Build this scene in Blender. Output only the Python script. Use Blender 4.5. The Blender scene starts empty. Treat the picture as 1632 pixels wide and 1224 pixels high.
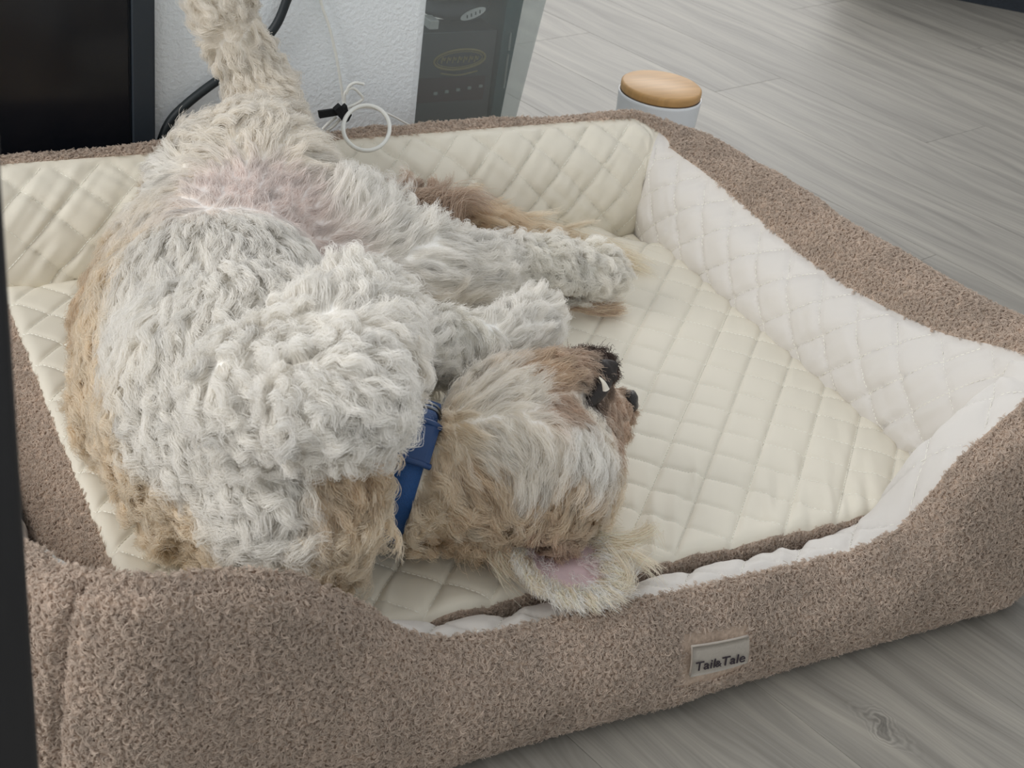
import bpy, math, random
import numpy as np
from mathutils import Matrix, Vector
from mathutils.kdtree import KDTree

# ------------------------------------------------------------------ camera
S = bpy.context.scene
COL = S.collection
F_PX = 2310.0
H = 0.85
RM = np.array([[0.88540783, 0.14279947, -0.44233618],
               [-0.4476629, 0.51810647, -0.72880972],
               [0.12510359, 0.84331133, 0.52266155]])      # camera -> world
CAM = np.array([0.0, 0.0, H])
cd = bpy.data.cameras.new('camera')
cd.sensor_width = 36.0
cd.lens = F_PX / 1632 * 36
cd.clip_start = 0.02
cd.dof.use_dof = True
cd.dof.focus_distance = 1.40
cd.dof.aperture_fstop = 20
co = bpy.data.objects.new('camera', cd)
m4 = Matrix([list(RM[i]) + [CAM[i]] for i in range(3)] + [[0, 0, 0, 1]])
co.matrix_world = m4
COL.objects.link(co)
S.camera = co

# ------------------------------------------------------------------ light
w = bpy.data.worlds.new('world')
S.world = w
w.use_nodes = True
w.node_tree.nodes['Background'].inputs[0].default_value = (0.97, 0.985, 1.0, 1)
w.node_tree.nodes['Background'].inputs[1].default_value = 0.60


def area_light(name, loc, target, sx, sy, power, col):
    l = bpy.data.lights.new(name, 'AREA')
    l.shape = 'RECTANGLE'
    l.size, l.size_y, l.energy, l.color = sx, sy, power, col
    o = bpy.data.objects.new(name, l)
    o.location = loc
    o.rotation_euler = (Vector(target) - Vector(loc)).to_track_quat('-Z', 'Y').to_euler()
    COL.objects.link(o)
    return o


area_light('daylight_window_side', (-2.4, 1.0, 1.9), (0.6, 1.05, 0.1), 2.2, 1.8, 62, (1.0, 0.985, 0.96))
area_light('daylight_window_far', (3.4, 5.2, 2.2), (1.0, 1.2, 0.0), 2.2, 1.8, 58, (1.0, 0.98, 0.95))
S.view_settings.view_transform = 'Standard'
S.view_settings.look = 'None'
S.view_settings.exposure = 0.12
S.view_settings.gamma = 1.0
S.view_settings.use_curve_mapping = False
S.cycles.max_bounces = 12
S.cycles.diffuse_bounces = 6

RNG = np.random.default_rng(7)
random.seed(7)


# ------------------------------------------------------------------ helpers
def ray(px, py):
    return RM @ np.array([(px - 816) / F_PX, -(py - 612) / F_PX, -1.0])


def at(px, py, z):
    r = ray(px, py)
    return CAM + r * ((z - H) / r[2])


def atY(px, py, y):
    r = ray(px, py)
    return CAM + r * (y / r[1])


def tag(o, label=None, cat=None, group=None, kind=None):
    if label: o['label'] = label
    if cat: o['category'] = cat
    if group: o['group'] = group
    if kind: o['kind'] = kind
    return o


def empty(name, loc=(0, 0, 0)):
    o = bpy.data.objects.new(name, None)
    o.location = loc
    o.empty_display_size = 0.05
    COL.objects.link(o)
    return o


def mesh_obj(name, verts, faces, mat, parent=None, smooth=True, off=None):
    me = bpy.data.meshes.new(name)
    v = np.asarray(verts, float)
    me.from_pydata([tuple(x) for x in v], [], [tuple(int(i) for i in f) for f in faces])
    me.update()
    if smooth:
        me.polygons.foreach_set('use_smooth', [True] * len(me.polygons))
    if mat: me.materials.append(mat)
    o = bpy.data.objects.new(name, me)
    COL.objects.link(o)
    if parent is not None:
        o.parent = parent
        o.matrix_parent_inverse = Matrix.Translation(parent.location).inverted() if parent.parent is None else Matrix()
        if parent.type == 'EMPTY':
            pass
    return o


def grid_faces(nu, nv, closed_u=False, closed_v=False):
    iu = np.arange(nu if closed_u else nu - 1)
    iv = np.arange(nv if closed_v else nv - 1)
    a, b = np.meshgrid(iu, iv, indexing='ij')
    a2, b2 = (a + 1) % nu, (b + 1) % nv
    return np.stack([a * nv + b, a2 * nv + b, a2 * nv + b2, a * nv + b2], -1).reshape(-1, 4)


def box_vf(x0, x1, y0, y1, z0, z1, bev=0.0):
    """box with chamfered edges"""
    if bev <= 0:
        v = [(x, y, z) for x in (x0, x1) for y in (y0, y1) for z in (z0, z1)]
        f = [(0, 1, 3, 2), (4, 6, 7, 5), (0, 4, 5, 1), (2, 3, 7, 6), (0, 2, 6, 4), (1, 5, 7, 3)]
        return v, f
    import bmesh
    bm = bmesh.new()
    vs = [bm.verts.new(p) for p in [(x, y, z) for x in (x0, x1) for y in (y0, y1) for z in (z0, z1)]]
    for q in [(0, 1, 3, 2), (4, 6, 7, 5), (0, 4, 5, 1), (2, 3, 7, 6), (0, 2, 6, 4), (1, 5, 7, 3)]:
        bm.faces.new([vs[i] for i in q])
    bmesh.ops.bevel(bm, geom=bm.edges[:], offset=bev, segments=3, profile=0.5, affect='EDGES')
    bm.verts.index_update()
    v = [tuple(x.co) for x in bm.verts]
    f = [tuple(x.index for x in q.verts) for q in bm.faces]
    bm.free()
    return v, f


def box(name, x0, x1, y0, y1, z0, z1, mat, parent=None, bev=0.0):
    v, f = box_vf(x0, x1, y0, y1, z0, z1, bev)
    return mesh_obj(name, v, f, mat, parent, smooth=False)


def catmull(pts, n):
    P = np.asarray(pts, float)
    P = np.vstack([2 * P[0] - P[1], P, 2 * P[-1] - P[-2]])
    out = []
    segs = len(P) - 3
    T = np.linspace(0, segs, n)
    for t in T:
        i = min(int(t), segs - 1)
        s = t - i
        a, b, c, d = P[i], P[i + 1], P[i + 2], P[i + 3]
        out.append(0.5 * (2 * b + (c - a) * s + (2 * a - 5 * b + 4 * c - d) * s * s + (3 * b - a - 3 * c + d) * s ** 3))
    return np.array(out)


def tube_vf(path, radius, nseg=10, closed=False):
    P = np.asarray(path, float)
    n = len(P)
    rad = np.broadcast_to(np.asarray(radius, float), (n,))
    if closed:
        T = np.roll(P, -1, 0) - np.roll(P, 1, 0)
    else:
        T = np.gradient(P, axis=0)
    T /= np.linalg.norm(T, axis=1, keepdims=True) + 1e-12
    u = np.cross(T[0], [0.3, 0.2, 0.93]); u /= np.linalg.norm(u)
    vs = []
    for i in range(n):
        u = u - T[i] * (u @ T[i]); u /= np.linalg.norm(u)
        v = np.cross(T[i], u)
        for k in range(nseg):
            a = 2 * math.pi * k / nseg
            vs.append(P[i] + rad[i] * (u * math.cos(a) + v * math.sin(a)))
    f = [tuple(q) for q in grid_faces(n, nseg, closed, True)]
    if not closed:
        f.append(tuple(range(nseg))[::-1])
        f.append(tuple((n - 1) * nseg + k for k in range(nseg)))
    return vs, f


def lathe_vf(profile, n=64, center=(0, 0, 0)):
    pr = np.asarray(profile, float)
    a = np.linspace(0, 2 * math.pi, n, endpoint=False)
    v = np.stack([pr[None, :, 0] * np.cos(a)[:, None], pr[None, :, 0] * np.sin(a)[:, None],
                  np.broadcast_to(pr[None, :, 1], (n, len(pr)))], -1).reshape(-1, 3) + np.array(center)
    return v, grid_faces(n, len(pr), True, False)


_lat = np.random.default_rng(11).random((64, 64, 64)).astype(np.float32)


def vnoise(x, y, z=0.0):
    x, y, z = np.broadcast_arrays(np.asarray(x, float), np.asarray(y, float), np.asarray(z, float))
    xi, yi, zi = np.floor(x).astype(int), np.floor(y).astype(int), np.floor(z).astype(int)
    fx, fy, fz = x - xi, y - yi, z - zi
    fx, fy, fz = [t * t * (3 - 2 * t) for t in (fx, fy, fz)]
    r = 0
    for a in (0, 1):
        for b in (0, 1):
            for c in (0, 1):
                wgt = (fx if a else 1 - fx) * (fy if b else 1 - fy) * (fz if c else 1 - fz)
                r = r + wgt * _lat[(xi + a) % 64, (yi + b) % 64, (zi + c) % 64]
    return r * 2 - 1


def smooth(a, b, x):
    t = np.clip((x - a) / (b - a), 0, 1)
    return t * t * (3 - 2 * t)


# ------------------------------------------------------------------ materials
def srgb(r, g, b):
    f = lambda c: ((c / 255 + 0.055) / 1.055) ** 2.4 if c > 10 else c / 255 / 12.92
    return (f(r), f(g), f(b), 1)


def new_mat(name):
    m = bpy.data.materials.new(name)
    m.use_nodes = True
    nt = m.node_tree
    return m, nt, nt.nodes['Principled BSDF']


def N(nt, t, **kw):
    n = nt.nodes.new(t)
    for k, v in kw.items():
        if k.startswith('i_'):
            key = k[2:]
            n.inputs[int(key) if key.isdigit() else key.replace('_', ' ')].default_value = v
        else:
            setattr(n, k, v)
    return n


def plain(name, col, rough=0.6, bump=0.0, scale=200.0, vary=0.0, spec=0.5, metal=0.0, stretch=None):
    m, nt, b = new_mat(name)
    b.inputs['Roughness'].default_value = rough
    b.inputs['Specular IOR Level'].default_value = spec
    b.inputs['Metallic'].default_value = metal
    tc = N(nt, 'ShaderNodeTexCoord')
    mp = N(nt, 'ShaderNodeMapping')
    if stretch: mp.inputs['Scale'].default_value = stretch
    nt.links.new(tc.outputs['Object'], mp.inputs[0])
    nz = N(nt, 'ShaderNodeTexNoise', i_Scale=scale, i_Detail=4.0)
    nt.links.new(mp.outputs[0], nz.inputs['Vector'])
    rp = N(nt, 'ShaderNodeValToRGB')
    c = np.array(col[:3])
    rp.color_ramp.elements[0].position = 0.3
    rp.color_ramp.elements[1].position = 0.7
    rp.color_ramp.elements[0].color = (*np.clip(c * (1 - vary), 0, 1), 1)
    rp.color_ramp.elements[1].color = (*np.clip(c * (1 + vary), 0, 1), 1)
    nt.links.new(nz.outputs['Fac'], rp.inputs[0])
    nt.links.new(rp.outputs[0], b.inputs['Base Color'])
    if bump:
        bp = N(nt, 'ShaderNodeBump', i_Strength=bump, i_Distance=0.002)
        nt.links.new(nz.outputs['Fac'], bp.inputs['Height'])
        nt.links.new(bp.outputs[0], b.inputs['Normal'])
    return m


def hair_mat(name, trans=0.35, rough=0.6):
    m, nt, b = new_mat(name)
    at_ = N(nt, 'ShaderNodeAttribute', attribute_name='hcol')
    b.inputs['Roughness'].default_value = rough
    b.inputs['Specular IOR Level'].default_value = 0.25
    nt.links.new(at_.outputs['Color'], b.inputs['Base Color'])
    tr = N(nt, 'ShaderNodeBsdfTranslucent')
    nt.links.new(at_.outputs['Color'], tr.inputs['Color'])
    mx = N(nt, 'ShaderNodeMixShader', i_0=trans)
    nt.links.new(b.outputs[0], mx.inputs[1])
    nt.links.new(tr.outputs[0], mx.inputs[2])
    nt.links.new(mx.outputs[0], nt.nodes['Material Output'].inputs[0])
    return m


def attr_mat(name, rough=0.7):
    m, nt, b = new_mat(name)
    at_ = N(nt, 'ShaderNodeAttribute', attribute_name='hcol')
    b.inputs['Roughness'].default_value = rough
    b.inputs['Specular IOR Level'].default_value = 0.2
    nt.links.new(at_.outputs['Color'], b.inputs['Base Color'])
    return m


ANG0 = math.radians(104.0)


def wood_floor():
    m, nt, b = new_mat('grey_oak_laminate')
    L = nt.links
    tc = N(nt, 'ShaderNodeTexCoord')
    oi = N(nt, 'ShaderNodeObjectInfo')
    off = N(nt, 'ShaderNodeVectorMath', operation='SCALE')
    cx = N(nt, 'ShaderNodeCombineXYZ')
    mul = N(nt, 'ShaderNodeMath', operation='MULTIPLY', i_1=37.0)
    L.new(oi.outputs['Random'], mul.inputs[0])
    for i in range(3): L.new(mul.outputs[0], cx.inputs[i])
    add = N(nt, 'ShaderNodeVectorMath', operation='ADD')
    L.new(tc.outputs['Object'], add.inputs[0]); L.new(cx.outputs[0], add.inputs[1])
    # slow warp makes cathedral figures and knots
    mpw = N(nt, 'ShaderNodeMapping'); mpw.inputs['Scale'].default_value = (2.2, 9.0, 1)
    L.new(add.outputs[0], mpw.inputs[0])
    wz = N(nt, 'ShaderNodeTexNoise', i_Scale=1.0, i_Detail=2.0)
    L.new(mpw.outputs[0], wz.inputs['Vector'])
    wsc = N(nt, 'ShaderNodeVectorMath', operation='SCALE'); wsc.inputs['Scale'].default_value = 0.10
    L.new(wz.outputs['Color'], wsc.inputs[0])
    add2 = N(nt, 'ShaderNodeVectorMath', operation='ADD')
    L.new(add.outputs[0], add2.inputs[0]); L.new(wsc.outputs[0], add2.inputs[1])
    mp1 = N(nt, 'ShaderNodeMapping'); mp1.inputs['Scale'].default_value = (1.6, 26.0, 1)
    L.new(add2.outputs[0], mp1.inputs[0])
    n1 = N(nt, 'ShaderNodeTexNoise', i_Scale=1.6, i_Detail=6.0, i_Roughness=0.62)
    L.new(mp1.outputs[0], n1.inputs['Vector'])
    mp2 = N(nt, 'ShaderNodeMapping'); mp2.inputs['Scale'].default_value = (7.0, 330.0, 1)
    L.new(add2.outputs[0], mp2.inputs[0])
    n2 = N(nt, 'ShaderNodeTexNoise', i_Scale=1.0, i_Detail=3.0)
    L.new(mp2.outputs[0], n2.inputs['Vector'])
    rp = N(nt, 'ShaderNodeValToRGB')
    e = rp.color_ramp.elements
    e[0].position, e[0].color = 0.30, srgb(127, 123, 116)
    e[1].position, e[1].color = 0.72, srgb(166, 161, 151)
    k = rp.color_ramp.elements.new(0.5); k.color = srgb(147, 143, 135)
    L.new(n1.outputs['Fac'], rp.inputs[0])
    mm = N(nt, 'ShaderNodeMix', data_type='RGBA', blend_type='MULTIPLY')
    mm.inputs[0].default_value = 0.4
    rp2 = N(nt, 'ShaderNodeValToRGB')
    rp2.color_ramp.elements[0].position = 0.32; rp2.color_ramp.elements[0].color = (0.62, 0.62, 0.62, 1)
    rp2.color_ramp.elements[1].position = 0.6; rp2.color_ramp.elements[1].color = (1, 1, 1, 1)
    L.new(n2.outputs['Fac'], rp2.inputs[0])
    L.new(rp.outputs[0], mm.inputs[6]); L.new(rp2.outputs[0], mm.inputs[7])
    # one knot in the plank in front of the bed
    kp = at(1478, 1122, 0.0)
    ge = N(nt, 'ShaderNodeNewGeometry')
    sub = N(nt, 'ShaderNodeVectorMath', operation='SUBTRACT'); sub.inputs[1].default_value = tuple(kp)
    L.new(ge.outputs['Position'], sub.inputs[0])
    sw = N(nt, 'ShaderNodeVectorMath', operation='SCALE'); sw.inputs['Scale'].default_value = 0.05
    nk = N(nt, 'ShaderNodeTexNoise', i_Scale=28.0, i_Detail=3.0)
    L.new(ge.outputs['Position'], nk.inputs['Vector'])
    L.new(nk.outputs['Color'], sw.inputs[0])
    ad3 = N(nt, 'ShaderNodeVectorMath', operation='ADD'); L.new(sub.outputs[0], ad3.inputs[0]); L.new(sw.outputs[0], ad3.inputs[1])
    mk = N(nt, 'ShaderNodeMapping'); mk.inputs['Location'].default_value = (-.025, -.025, 0); mk.inputs['Rotation'].default_value = (0, 0, -ANG0)
    L.new(ad3.outputs[0], mk.inputs[0])
    ml = N(nt, 'ShaderNodeVectorMath', operation='MULTIPLY'); ml.inputs[1].default_value = (1.0, 2.3, 0)
    L.new(mk.outputs[0], ml.inputs[0])
    le = N(nt, 'ShaderNodeVectorMath', operation='LENGTH'); L.new(ml.outputs[0], le.inputs[0])
    si = N(nt, 'ShaderNodeMath', operation='MULTIPLY', i_1=640.0); L.new(le.outputs['Value'], si.inputs[0])
    sn = N(nt, 'ShaderNodeMath', operation='SINE'); L.new(si.outputs[0], sn.inputs[0])
    fa = N(nt, 'ShaderNodeMapRange', i_1=0.0, i_2=0.042, i_3=0.30, i_4=0.0); L.new(le.outputs['Value'], fa.inputs[0])
    pr_ = N(nt, 'ShaderNodeMath', operation='MULTIPLY'); L.new(sn.outputs[0], pr_.inputs[0]); L.new(fa.outputs[0], pr_.inputs[1])
    on = N(nt, 'ShaderNodeMath', operation='ADD', i_1=1.0); L.new(pr_.outputs[0], on.inputs[0])
    core = N(nt, 'ShaderNodeMapRange', i_1=0.002, i_2=0.009, i_3=0.55, i_4=1.0); L.new(le.outputs['Value'], core.inputs[0])
    kn = N(nt, 'ShaderNodeMath', operation='MULTIPLY'); L.new(on.outputs[0], kn.inputs[0]); L.new(core.outputs[0], kn.inputs[1])
    # per-plank tone
    tn = N(nt, 'ShaderNodeMapRange', i_3=0.9, i_4=1.06)
    L.new(oi.outputs['Random'], tn.inputs[0])
    hv = N(nt, 'ShaderNodeHueSaturation')
    tk_ = N(nt, 'ShaderNodeMath', operation='MULTIPLY'); L.new(tn.outputs[0], tk_.inputs[0]); L.new(kn.outputs[0], tk_.inputs[1])
    L.new(tk_.outputs[0], hv.inputs['Value']); L.new(mm.outputs[2], hv.inputs['Color'])
    L.new(hv.outputs[0], b.inputs['Base Color'])
    b.inputs['Roughness'].default_value = 0.46
    b.inputs['Specular IOR Level'].default_value = 0.4
    bp = N(nt, 'ShaderNodeBump', i_Strength=0.12, i_Distance=0.0006)
    L.new(n2.outputs['Fac'], bp.inputs['Height']); L.new(bp.outputs[0], b.inputs['Normal'])
    return m


def wall_mat():
    m, nt, b = new_mat('white_textured_plaster')
    tc = N(nt, 'ShaderNodeTexCoord')
    nz = N(nt, 'ShaderNodeTexNoise', i_Scale=190.0, i_Detail=3.0, i_Roughness=0.55)
    nt.links.new(tc.outputs['Object'], nz.inputs['Vector'])
    b.inputs['Base Color'].default_value = srgb(238, 243, 246)
    b.inputs['Roughness'].default_value = 0.6
    bp = N(nt, 'ShaderNodeBump', i_Strength=0.55, i_Distance=0.003)
    nt.links.new(nz.outputs['Fac'], bp.inputs['Height']); nt.links.new(bp.outputs[0], b.inputs['Normal'])
    return m


def cotton(name, col):
    m, nt, b = new_mat(name)
    tc = N(nt, 'ShaderNodeTexCoord')
    nz = N(nt, 'ShaderNodeTexNoise', i_Scale=9.0, i_Detail=3.0)
    nt.links.new(tc.outputs['Object'], nz.inputs['Vector'])
    rp = N(nt, 'ShaderNodeValToRGB')
    c = np.array(col[:3])
    rp.color_ramp.elements[0].color = (*(c * 0.95), 1)
    rp.color_ramp.elements[1].color = (*np.clip(c * 1.04, 0, 1), 1)
    nt.links.new(nz.outputs['Fac'], rp.inputs[0]); nt.links.new(rp.outputs[0], b.inputs['Base Color'])
    b.inputs['Roughness'].default_value = 0.62
    b.inputs['Specular IOR Level'].default_value = 0.3
    b.inputs['Sheen Weight'].default_value = 0.15
    nf = N(nt, 'ShaderNodeTexNoise', i_Scale=1400.0, i_Detail=1.0)
    nt.links.new(tc.outputs['Object'], nf.inputs['Vector'])
    bp = N(nt, 'ShaderNodeBump', i_Strength=0.08, i_Distance=0.0005)
    nt.links.new(nf.outputs['Fac'], bp.inputs['Height']); nt.links.new(bp.outputs[0], b.inputs['Normal'])
    return m


def clear_plastic():
    m, nt, b = new_mat('cloudy_clear_plastic')
    b.inputs['Base Color'].default_value = srgb(205, 208, 205)
    b.inputs['Roughness'].default_value = 0.25
    tr = N(nt, 'ShaderNodeBsdfTransparent'); tr.inputs[0].default_value = (0.92, 0.94, 0.94, 1)
    tc = N(nt, 'ShaderNodeTexCoord')
    nz = N(nt, 'ShaderNodeTexNoise', i_Scale=6.0)
    nt.links.new(tc.outputs['Object'], nz.inputs['Vector'])
    mr = N(nt, 'ShaderNodeMapRange', i_3=0.13, i_4=0.22)
    nt.links.new(nz.outputs['Fac'], mr.inputs[0])
    mx = N(nt, 'ShaderNodeMixShader')
    nt.links.new(mr.outputs[0], mx.inputs[0])
    nt.links.new(tr.outputs[0], mx.inputs[1]); nt.links.new(b.outputs[0], mx.inputs[2])
    nt.links.new(mx.outputs[0], nt.nodes['Material Output'].inputs[0])
    return m


M = dict(
    floor=wood_floor(), wall=wall_mat(),
    gap=plain('dark_joint', srgb(112, 109, 104), 0.8),
    black=plain('black_gloss', srgb(17, 20, 26), 0.18, spec=0.4),
    blackframe=plain('black_satin', srgb(38, 46, 54), 0.45),
    post=plain('black_metal', srgb(26, 26, 29), 0.5, vary=0.15, scale=60, stretch=(1, 1, 0.1)),
    cream=cotton('cream_quilted_cotton', srgb(227, 221, 206)),
    white=cotton('white_quilted_cotton', srgb(216, 212, 207)),
    thread=plain('white_thread', srgb(244, 242, 232), 0.6),
    fleece=plain('beige_fleece_backing', srgb(190, 170, 153), 0.9, 0.6, 260, 0.18, spec=0.1),
    hair=hair_mat('dog_hair', 0.45), pile=hair_mat('fleece_fibre', 0.25, 0.75), skin=attr_mat('dog_skin'),
    blue=plain('blue_webbing', srgb(28, 78, 138), 0.55, 0.5, 900, 0.12),
    blueplast=plain('blue_plastic', srgb(24, 62, 112), 0.35),
    metal=plain('dark_steel', srgb(120, 122, 124), 0.3, metal=1.0),
    blackwet=plain('black_nose_leather', srgb(28, 25, 25), 0.3, 0.5, 700, 0.2),
    liprub=plain('dark_lip_skin', srgb(38, 32, 30), 0.62, 0.3, 300, 0.2),
    tooth=plain('ivory_tooth', srgb(226, 220, 206), 0.25),
    pinkskin=plain('pink_ear_skin', srgb(222, 199, 203), 0.55, 0.2, 120, 0.06),
    bamboo=plain('bamboo_lid', srgb(204, 160, 104), 0.45, 0.05, 14, 0.12, stretch=(1, 14, 1)),
    bamboo2=plain('bamboo_edge', srgb(176, 128, 74), 0.5, 0.05, 14, 0.12, stretch=(1, 1, 14)),
    ceramic=plain('white_ceramic', srgb(238, 242, 246), 0.2),
    cable=plain('black_cable', srgb(30, 38, 42), 0.5),
    wire=plain('white_cable', srgb(232, 232, 226), 0.4),
    velcro=plain('black_velcro', srgb(22, 24, 26), 0.9, 0.5, 600),
    plastic=clear_plastic(),
    boxgrey=plain('slate_card', srgb(74, 80, 84), 0.5), boxmar=plain('maroon_card', srgb(66, 50, 56), 0.5),
    gold=plain('dull_gold_print', srgb(150, 138, 96), 0.5), teal=plain('teal_cover', srgb(44, 82, 88), 0.45),
    greytext=plain('pale_print', srgb(150, 160, 160), 0.6), bag=plain('grey_nylon', srgb(86, 90, 98), 0.6, 0.4, 30, 0.15),
    tagwhite=plain('white_tag', srgb(205, 208, 206), 0.5), navy=plain('navy_plastic', srgb(30, 34, 48), 0.35),
    label=plain('grey_satin_label', srgb(176, 168, 158), 0.55, 0.2, 500, 0.03),
    ink=plain('dark_print', srgb(45, 36, 46), 0.6),
    sofa=plain('dark_blue_fabric', srgb(34, 40, 48), 0.8, 0.4, 200, 0.2),
)

# ------------------------------------------------------------------ floor
floor = box('floor', -2.2, 4.6, -0.9, 5.4, -0.03, -0.003, M['gap'])
tag(floor, 'grey oak laminate floor', kind='structure')
ANG = math.radians(104.0)
U = np.array([math.cos(ANG), math.sin(ANG)]); V = np.array([math.sin(ANG), -math.cos(ANG)])
PW, PL = 0.181, 1.24
pv, pf = box_vf(-PL / 2 + .0002, PL / 2 - .0002, -PW / 2 + .0002, PW / 2 - .0002, -0.008, 0.0, 0.0004)
pme = bpy.data.meshes.new('plank')
pme.from_pydata(pv, [], pf)
pme.materials.append(M['floor'])
r0 = V @ np.array([1.939, 1.729]); s0 = U @ np.array([1.939, 1.729])
for r in range(-24, 22):
    c = r0 + (r - 0.5) * PW
    sh = ((r * 0.74) % 1.0) * PL
    for k in range(-6, 6):
        s = s0 + sh + (k + 0.5) * PL
        p = U * s + V * c
        if -2.0 < p[0] < 4.3 and -0.4 < p[1] < 4.8:
            # keep planks whose rectangle lies on the floor base
            cs = [p + U * a * PL / 2 + V * b * PW / 2 for a in (-1, 1) for b in (-1, 1)]
            if all(-2.2 < q[0] < 4.6 and -0.9 < q[1] < 5.4 for q in cs):
                o = bpy.data.objects.new('plank', pme)
                COL.objects.link(o)
                o.parent = floor
                o.location = (p[0], p[1], 0)
                o.rotation_euler = (0, 0, ANG)

tag(box('shade_wall_front', -2.2, 4.6, -0.95, -0.85, -0.003, 2.5, M['wall']), 'unseen plaster wall added behind the viewer to shade the front', kind='structure')  # unseen wall, added to cut ambient light on the floor before the bed

# ------------------------------------------------------------------ wall stub and black cabinet
v, f = box_vf(0.392, 0.726, 1.505, 1.66, -0.002, 2.4, 0.012)
tag(mesh_obj('wall_back', v, f, M['wall'], smooth=False), 'white textured plaster wall end', kind='structure')

cab = empty('media_cabinet', (0.0, 1.55, 0))
tag(cab, 'glossy black media cabinet standing against the white wall', 'cabinet')
cx1 = atY(246, 100, 1.488)[0]; cx0 = atY(209, 100, 1.488)[0]
box('body', -0.75, cx1 - 0.001, 1.492, 1.504, 0.0, 0.72, M['blackframe'], cab, 0.002)
box('side_panel', cx0, cx1, 1.484, 1.492, 0.0, 0.72, M['blackframe'], cab, 0.002)
box('glass_door', -0.74, cx0 - 0.003, 1.486, 1.492, 0.03, 0.70, M['black'], cab, 0.001)
box('plinth', -0.74, cx0, 1.482, 1.486, 0.0, 0.03, M['blackframe'], cab)

# dark post close to the camera
pc = atY(44, 912, 0.42)
post = box('upright_post', pc[0] - 0.045, pc[0], 0.42, 0.465, 0.0, 0.80, M['post'], None, 0.003)
tag(post, 'dark out-of-focus upright post at the left edge', 'post')

# dark furniture at the far right corner
a, b_ = at(1524, 0, 0), at(1632, 21, 0)
sf = empty('sofa_base', (a[0] + .35, a[1] + .12, 0))
tag(sf, 'dark blue furniture base on the floor at the far right corner', 'furniture')
dirv = (b_ - a) / np.linalg.norm(b_ - a); nrm = np.array([-dirv[1], dirv[0], 0])
if nrm[1] < 0: nrm = -nrm
A0 = a - dirv * 0.25; A1 = b_ + dirv * 0.6


def obox(name, p0, p1, depth, z0, z1, mat, parent, inset=0.0):
    q = [p0 + nrm * inset, p1 + nrm * inset, p1 + nrm * depth, p0 + nrm * depth]
    v = [(x[0], x[1], z) for z in (z0, z1) for x in q]
    return mesh_obj(name, v, [(3, 2, 1, 0), (4, 5, 6, 7), (0, 1, 5, 4), (1, 2, 6, 5), (2, 3, 7, 6), (3, 0, 4, 7)], mat, parent, False)


obox('plinth', A0, A1, 0.5, 0.0, 0.05, M['sofa'], sf, 0.0)
obox('seat_base', A0 - dirv * .02, A1 + dirv * .02, 0.52, 0.05, 0.30, M['sofa'], sf, 0.01)

# ------------------------------------------------------------------ dog bed
X0, X1, Y0, Y1 = 0.206, 0.969, 0.762, 1.358
MZ = 0.100
bed = empty('dog_bed', ((X0 + X1) / 2, (Y0 + Y1) / 2, 0))
tag(bed, 'beige fleece dog bed with cream quilted lining and low front', 'dog bed')
CELL = 0.0415


def quilt(u, v, h=0.004, wa=0.27, wb=0.48, sharp=6.0):
    a = (u + v) / math.sqrt(2) / CELL
    b = (u - v) / math.sqrt(2) / CELL
    ea, eb = np.abs(np.sin(np.pi * a)), np.abs(np.sin(np.pi * b))
    return h * (0.25 * np.sqrt(ea * eb) + wa * (1 - np.exp(-ea * sharp)) + wb * (1 - np.exp(-eb * sharp)))


def wrinkle(u, v, amp, ang, seed=0.0, fine=150.0, lng=22.0):
    c, s = math.cos(ang), math.sin(ang)
    a = u * c + v * s
    b = -u * s + v * c
    wz = vnoise(a * lng + seed, b * fine, seed)
    return amp * np.sign(wz) * np.abs(wz) ** 1.5


# mattress top: (u,v) grid with rolled edge
def mattress():
    step = 0.0020
    ext = 0.0
    nx = int((X1 - X0) / step); ny = int((Y1 - Y0) / step)
    xs = np.linspace(X0, X1, nx); ys = np.linspace(Y0, Y1, ny)
    xx, yy = np.meshgrid(xs, ys, indexing='ij')
    ed = np.minimum(np.minimum(xx - X0, X1 - xx), np.minimum(yy - Y0, Y1 - yy))
    # rounded plan corners and rolled edge
    z = np.full_like(xx, MZ)
    z += quilt(xx - 0.739, yy - 0.912, 0.0066) - 0.0052
    r = 0.012
    t = np.clip((r - ed) / r, 0, 1)
    z -= r * 0.6 * (1 - np.sqrt(np.clip(1 - t * t, 0, 1)))
    fr = smooth(0.20, 0.0, yy - Y0)
    wr = wrinkle(xx, yy, 0.0034, 1.0, 3.0, 105, 17) + wrinkle(xx, yy, 0.0014, 0.7, 9.0, 60, 14)
    z += wr * (0.16 + 0.80 * fr) * (0.4 + 0.9 * np.clip(vnoise(xx * 14, yy * 14, 7.7) + .4, 0, 1)) + 0.003 * vnoise(xx * 9, yy * 9, 4.2)
    # soft dip under the dog and gentle swelling towards the rear corner
    z -= 0.006 * np.exp(-(((xx - 0.38) / 0.2) ** 2 + ((yy - 1.05) / 0.25) ** 2))
    sag = 0.02 * smooth(0.06, 0.0, np.hypot(xx - X1, yy - Y1) - 0.02)
    z -= sag
    return xs, ys, np.stack([xx, yy, z], -1), nx, ny


xs, ys, MG, nx, ny = mattress()
matt = mesh_obj('mattress', MG.reshape(-1, 3), grid_faces(nx, ny), M['cream'], bed)
tag(matt, 'cream diamond-quilted seat cushion')

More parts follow.
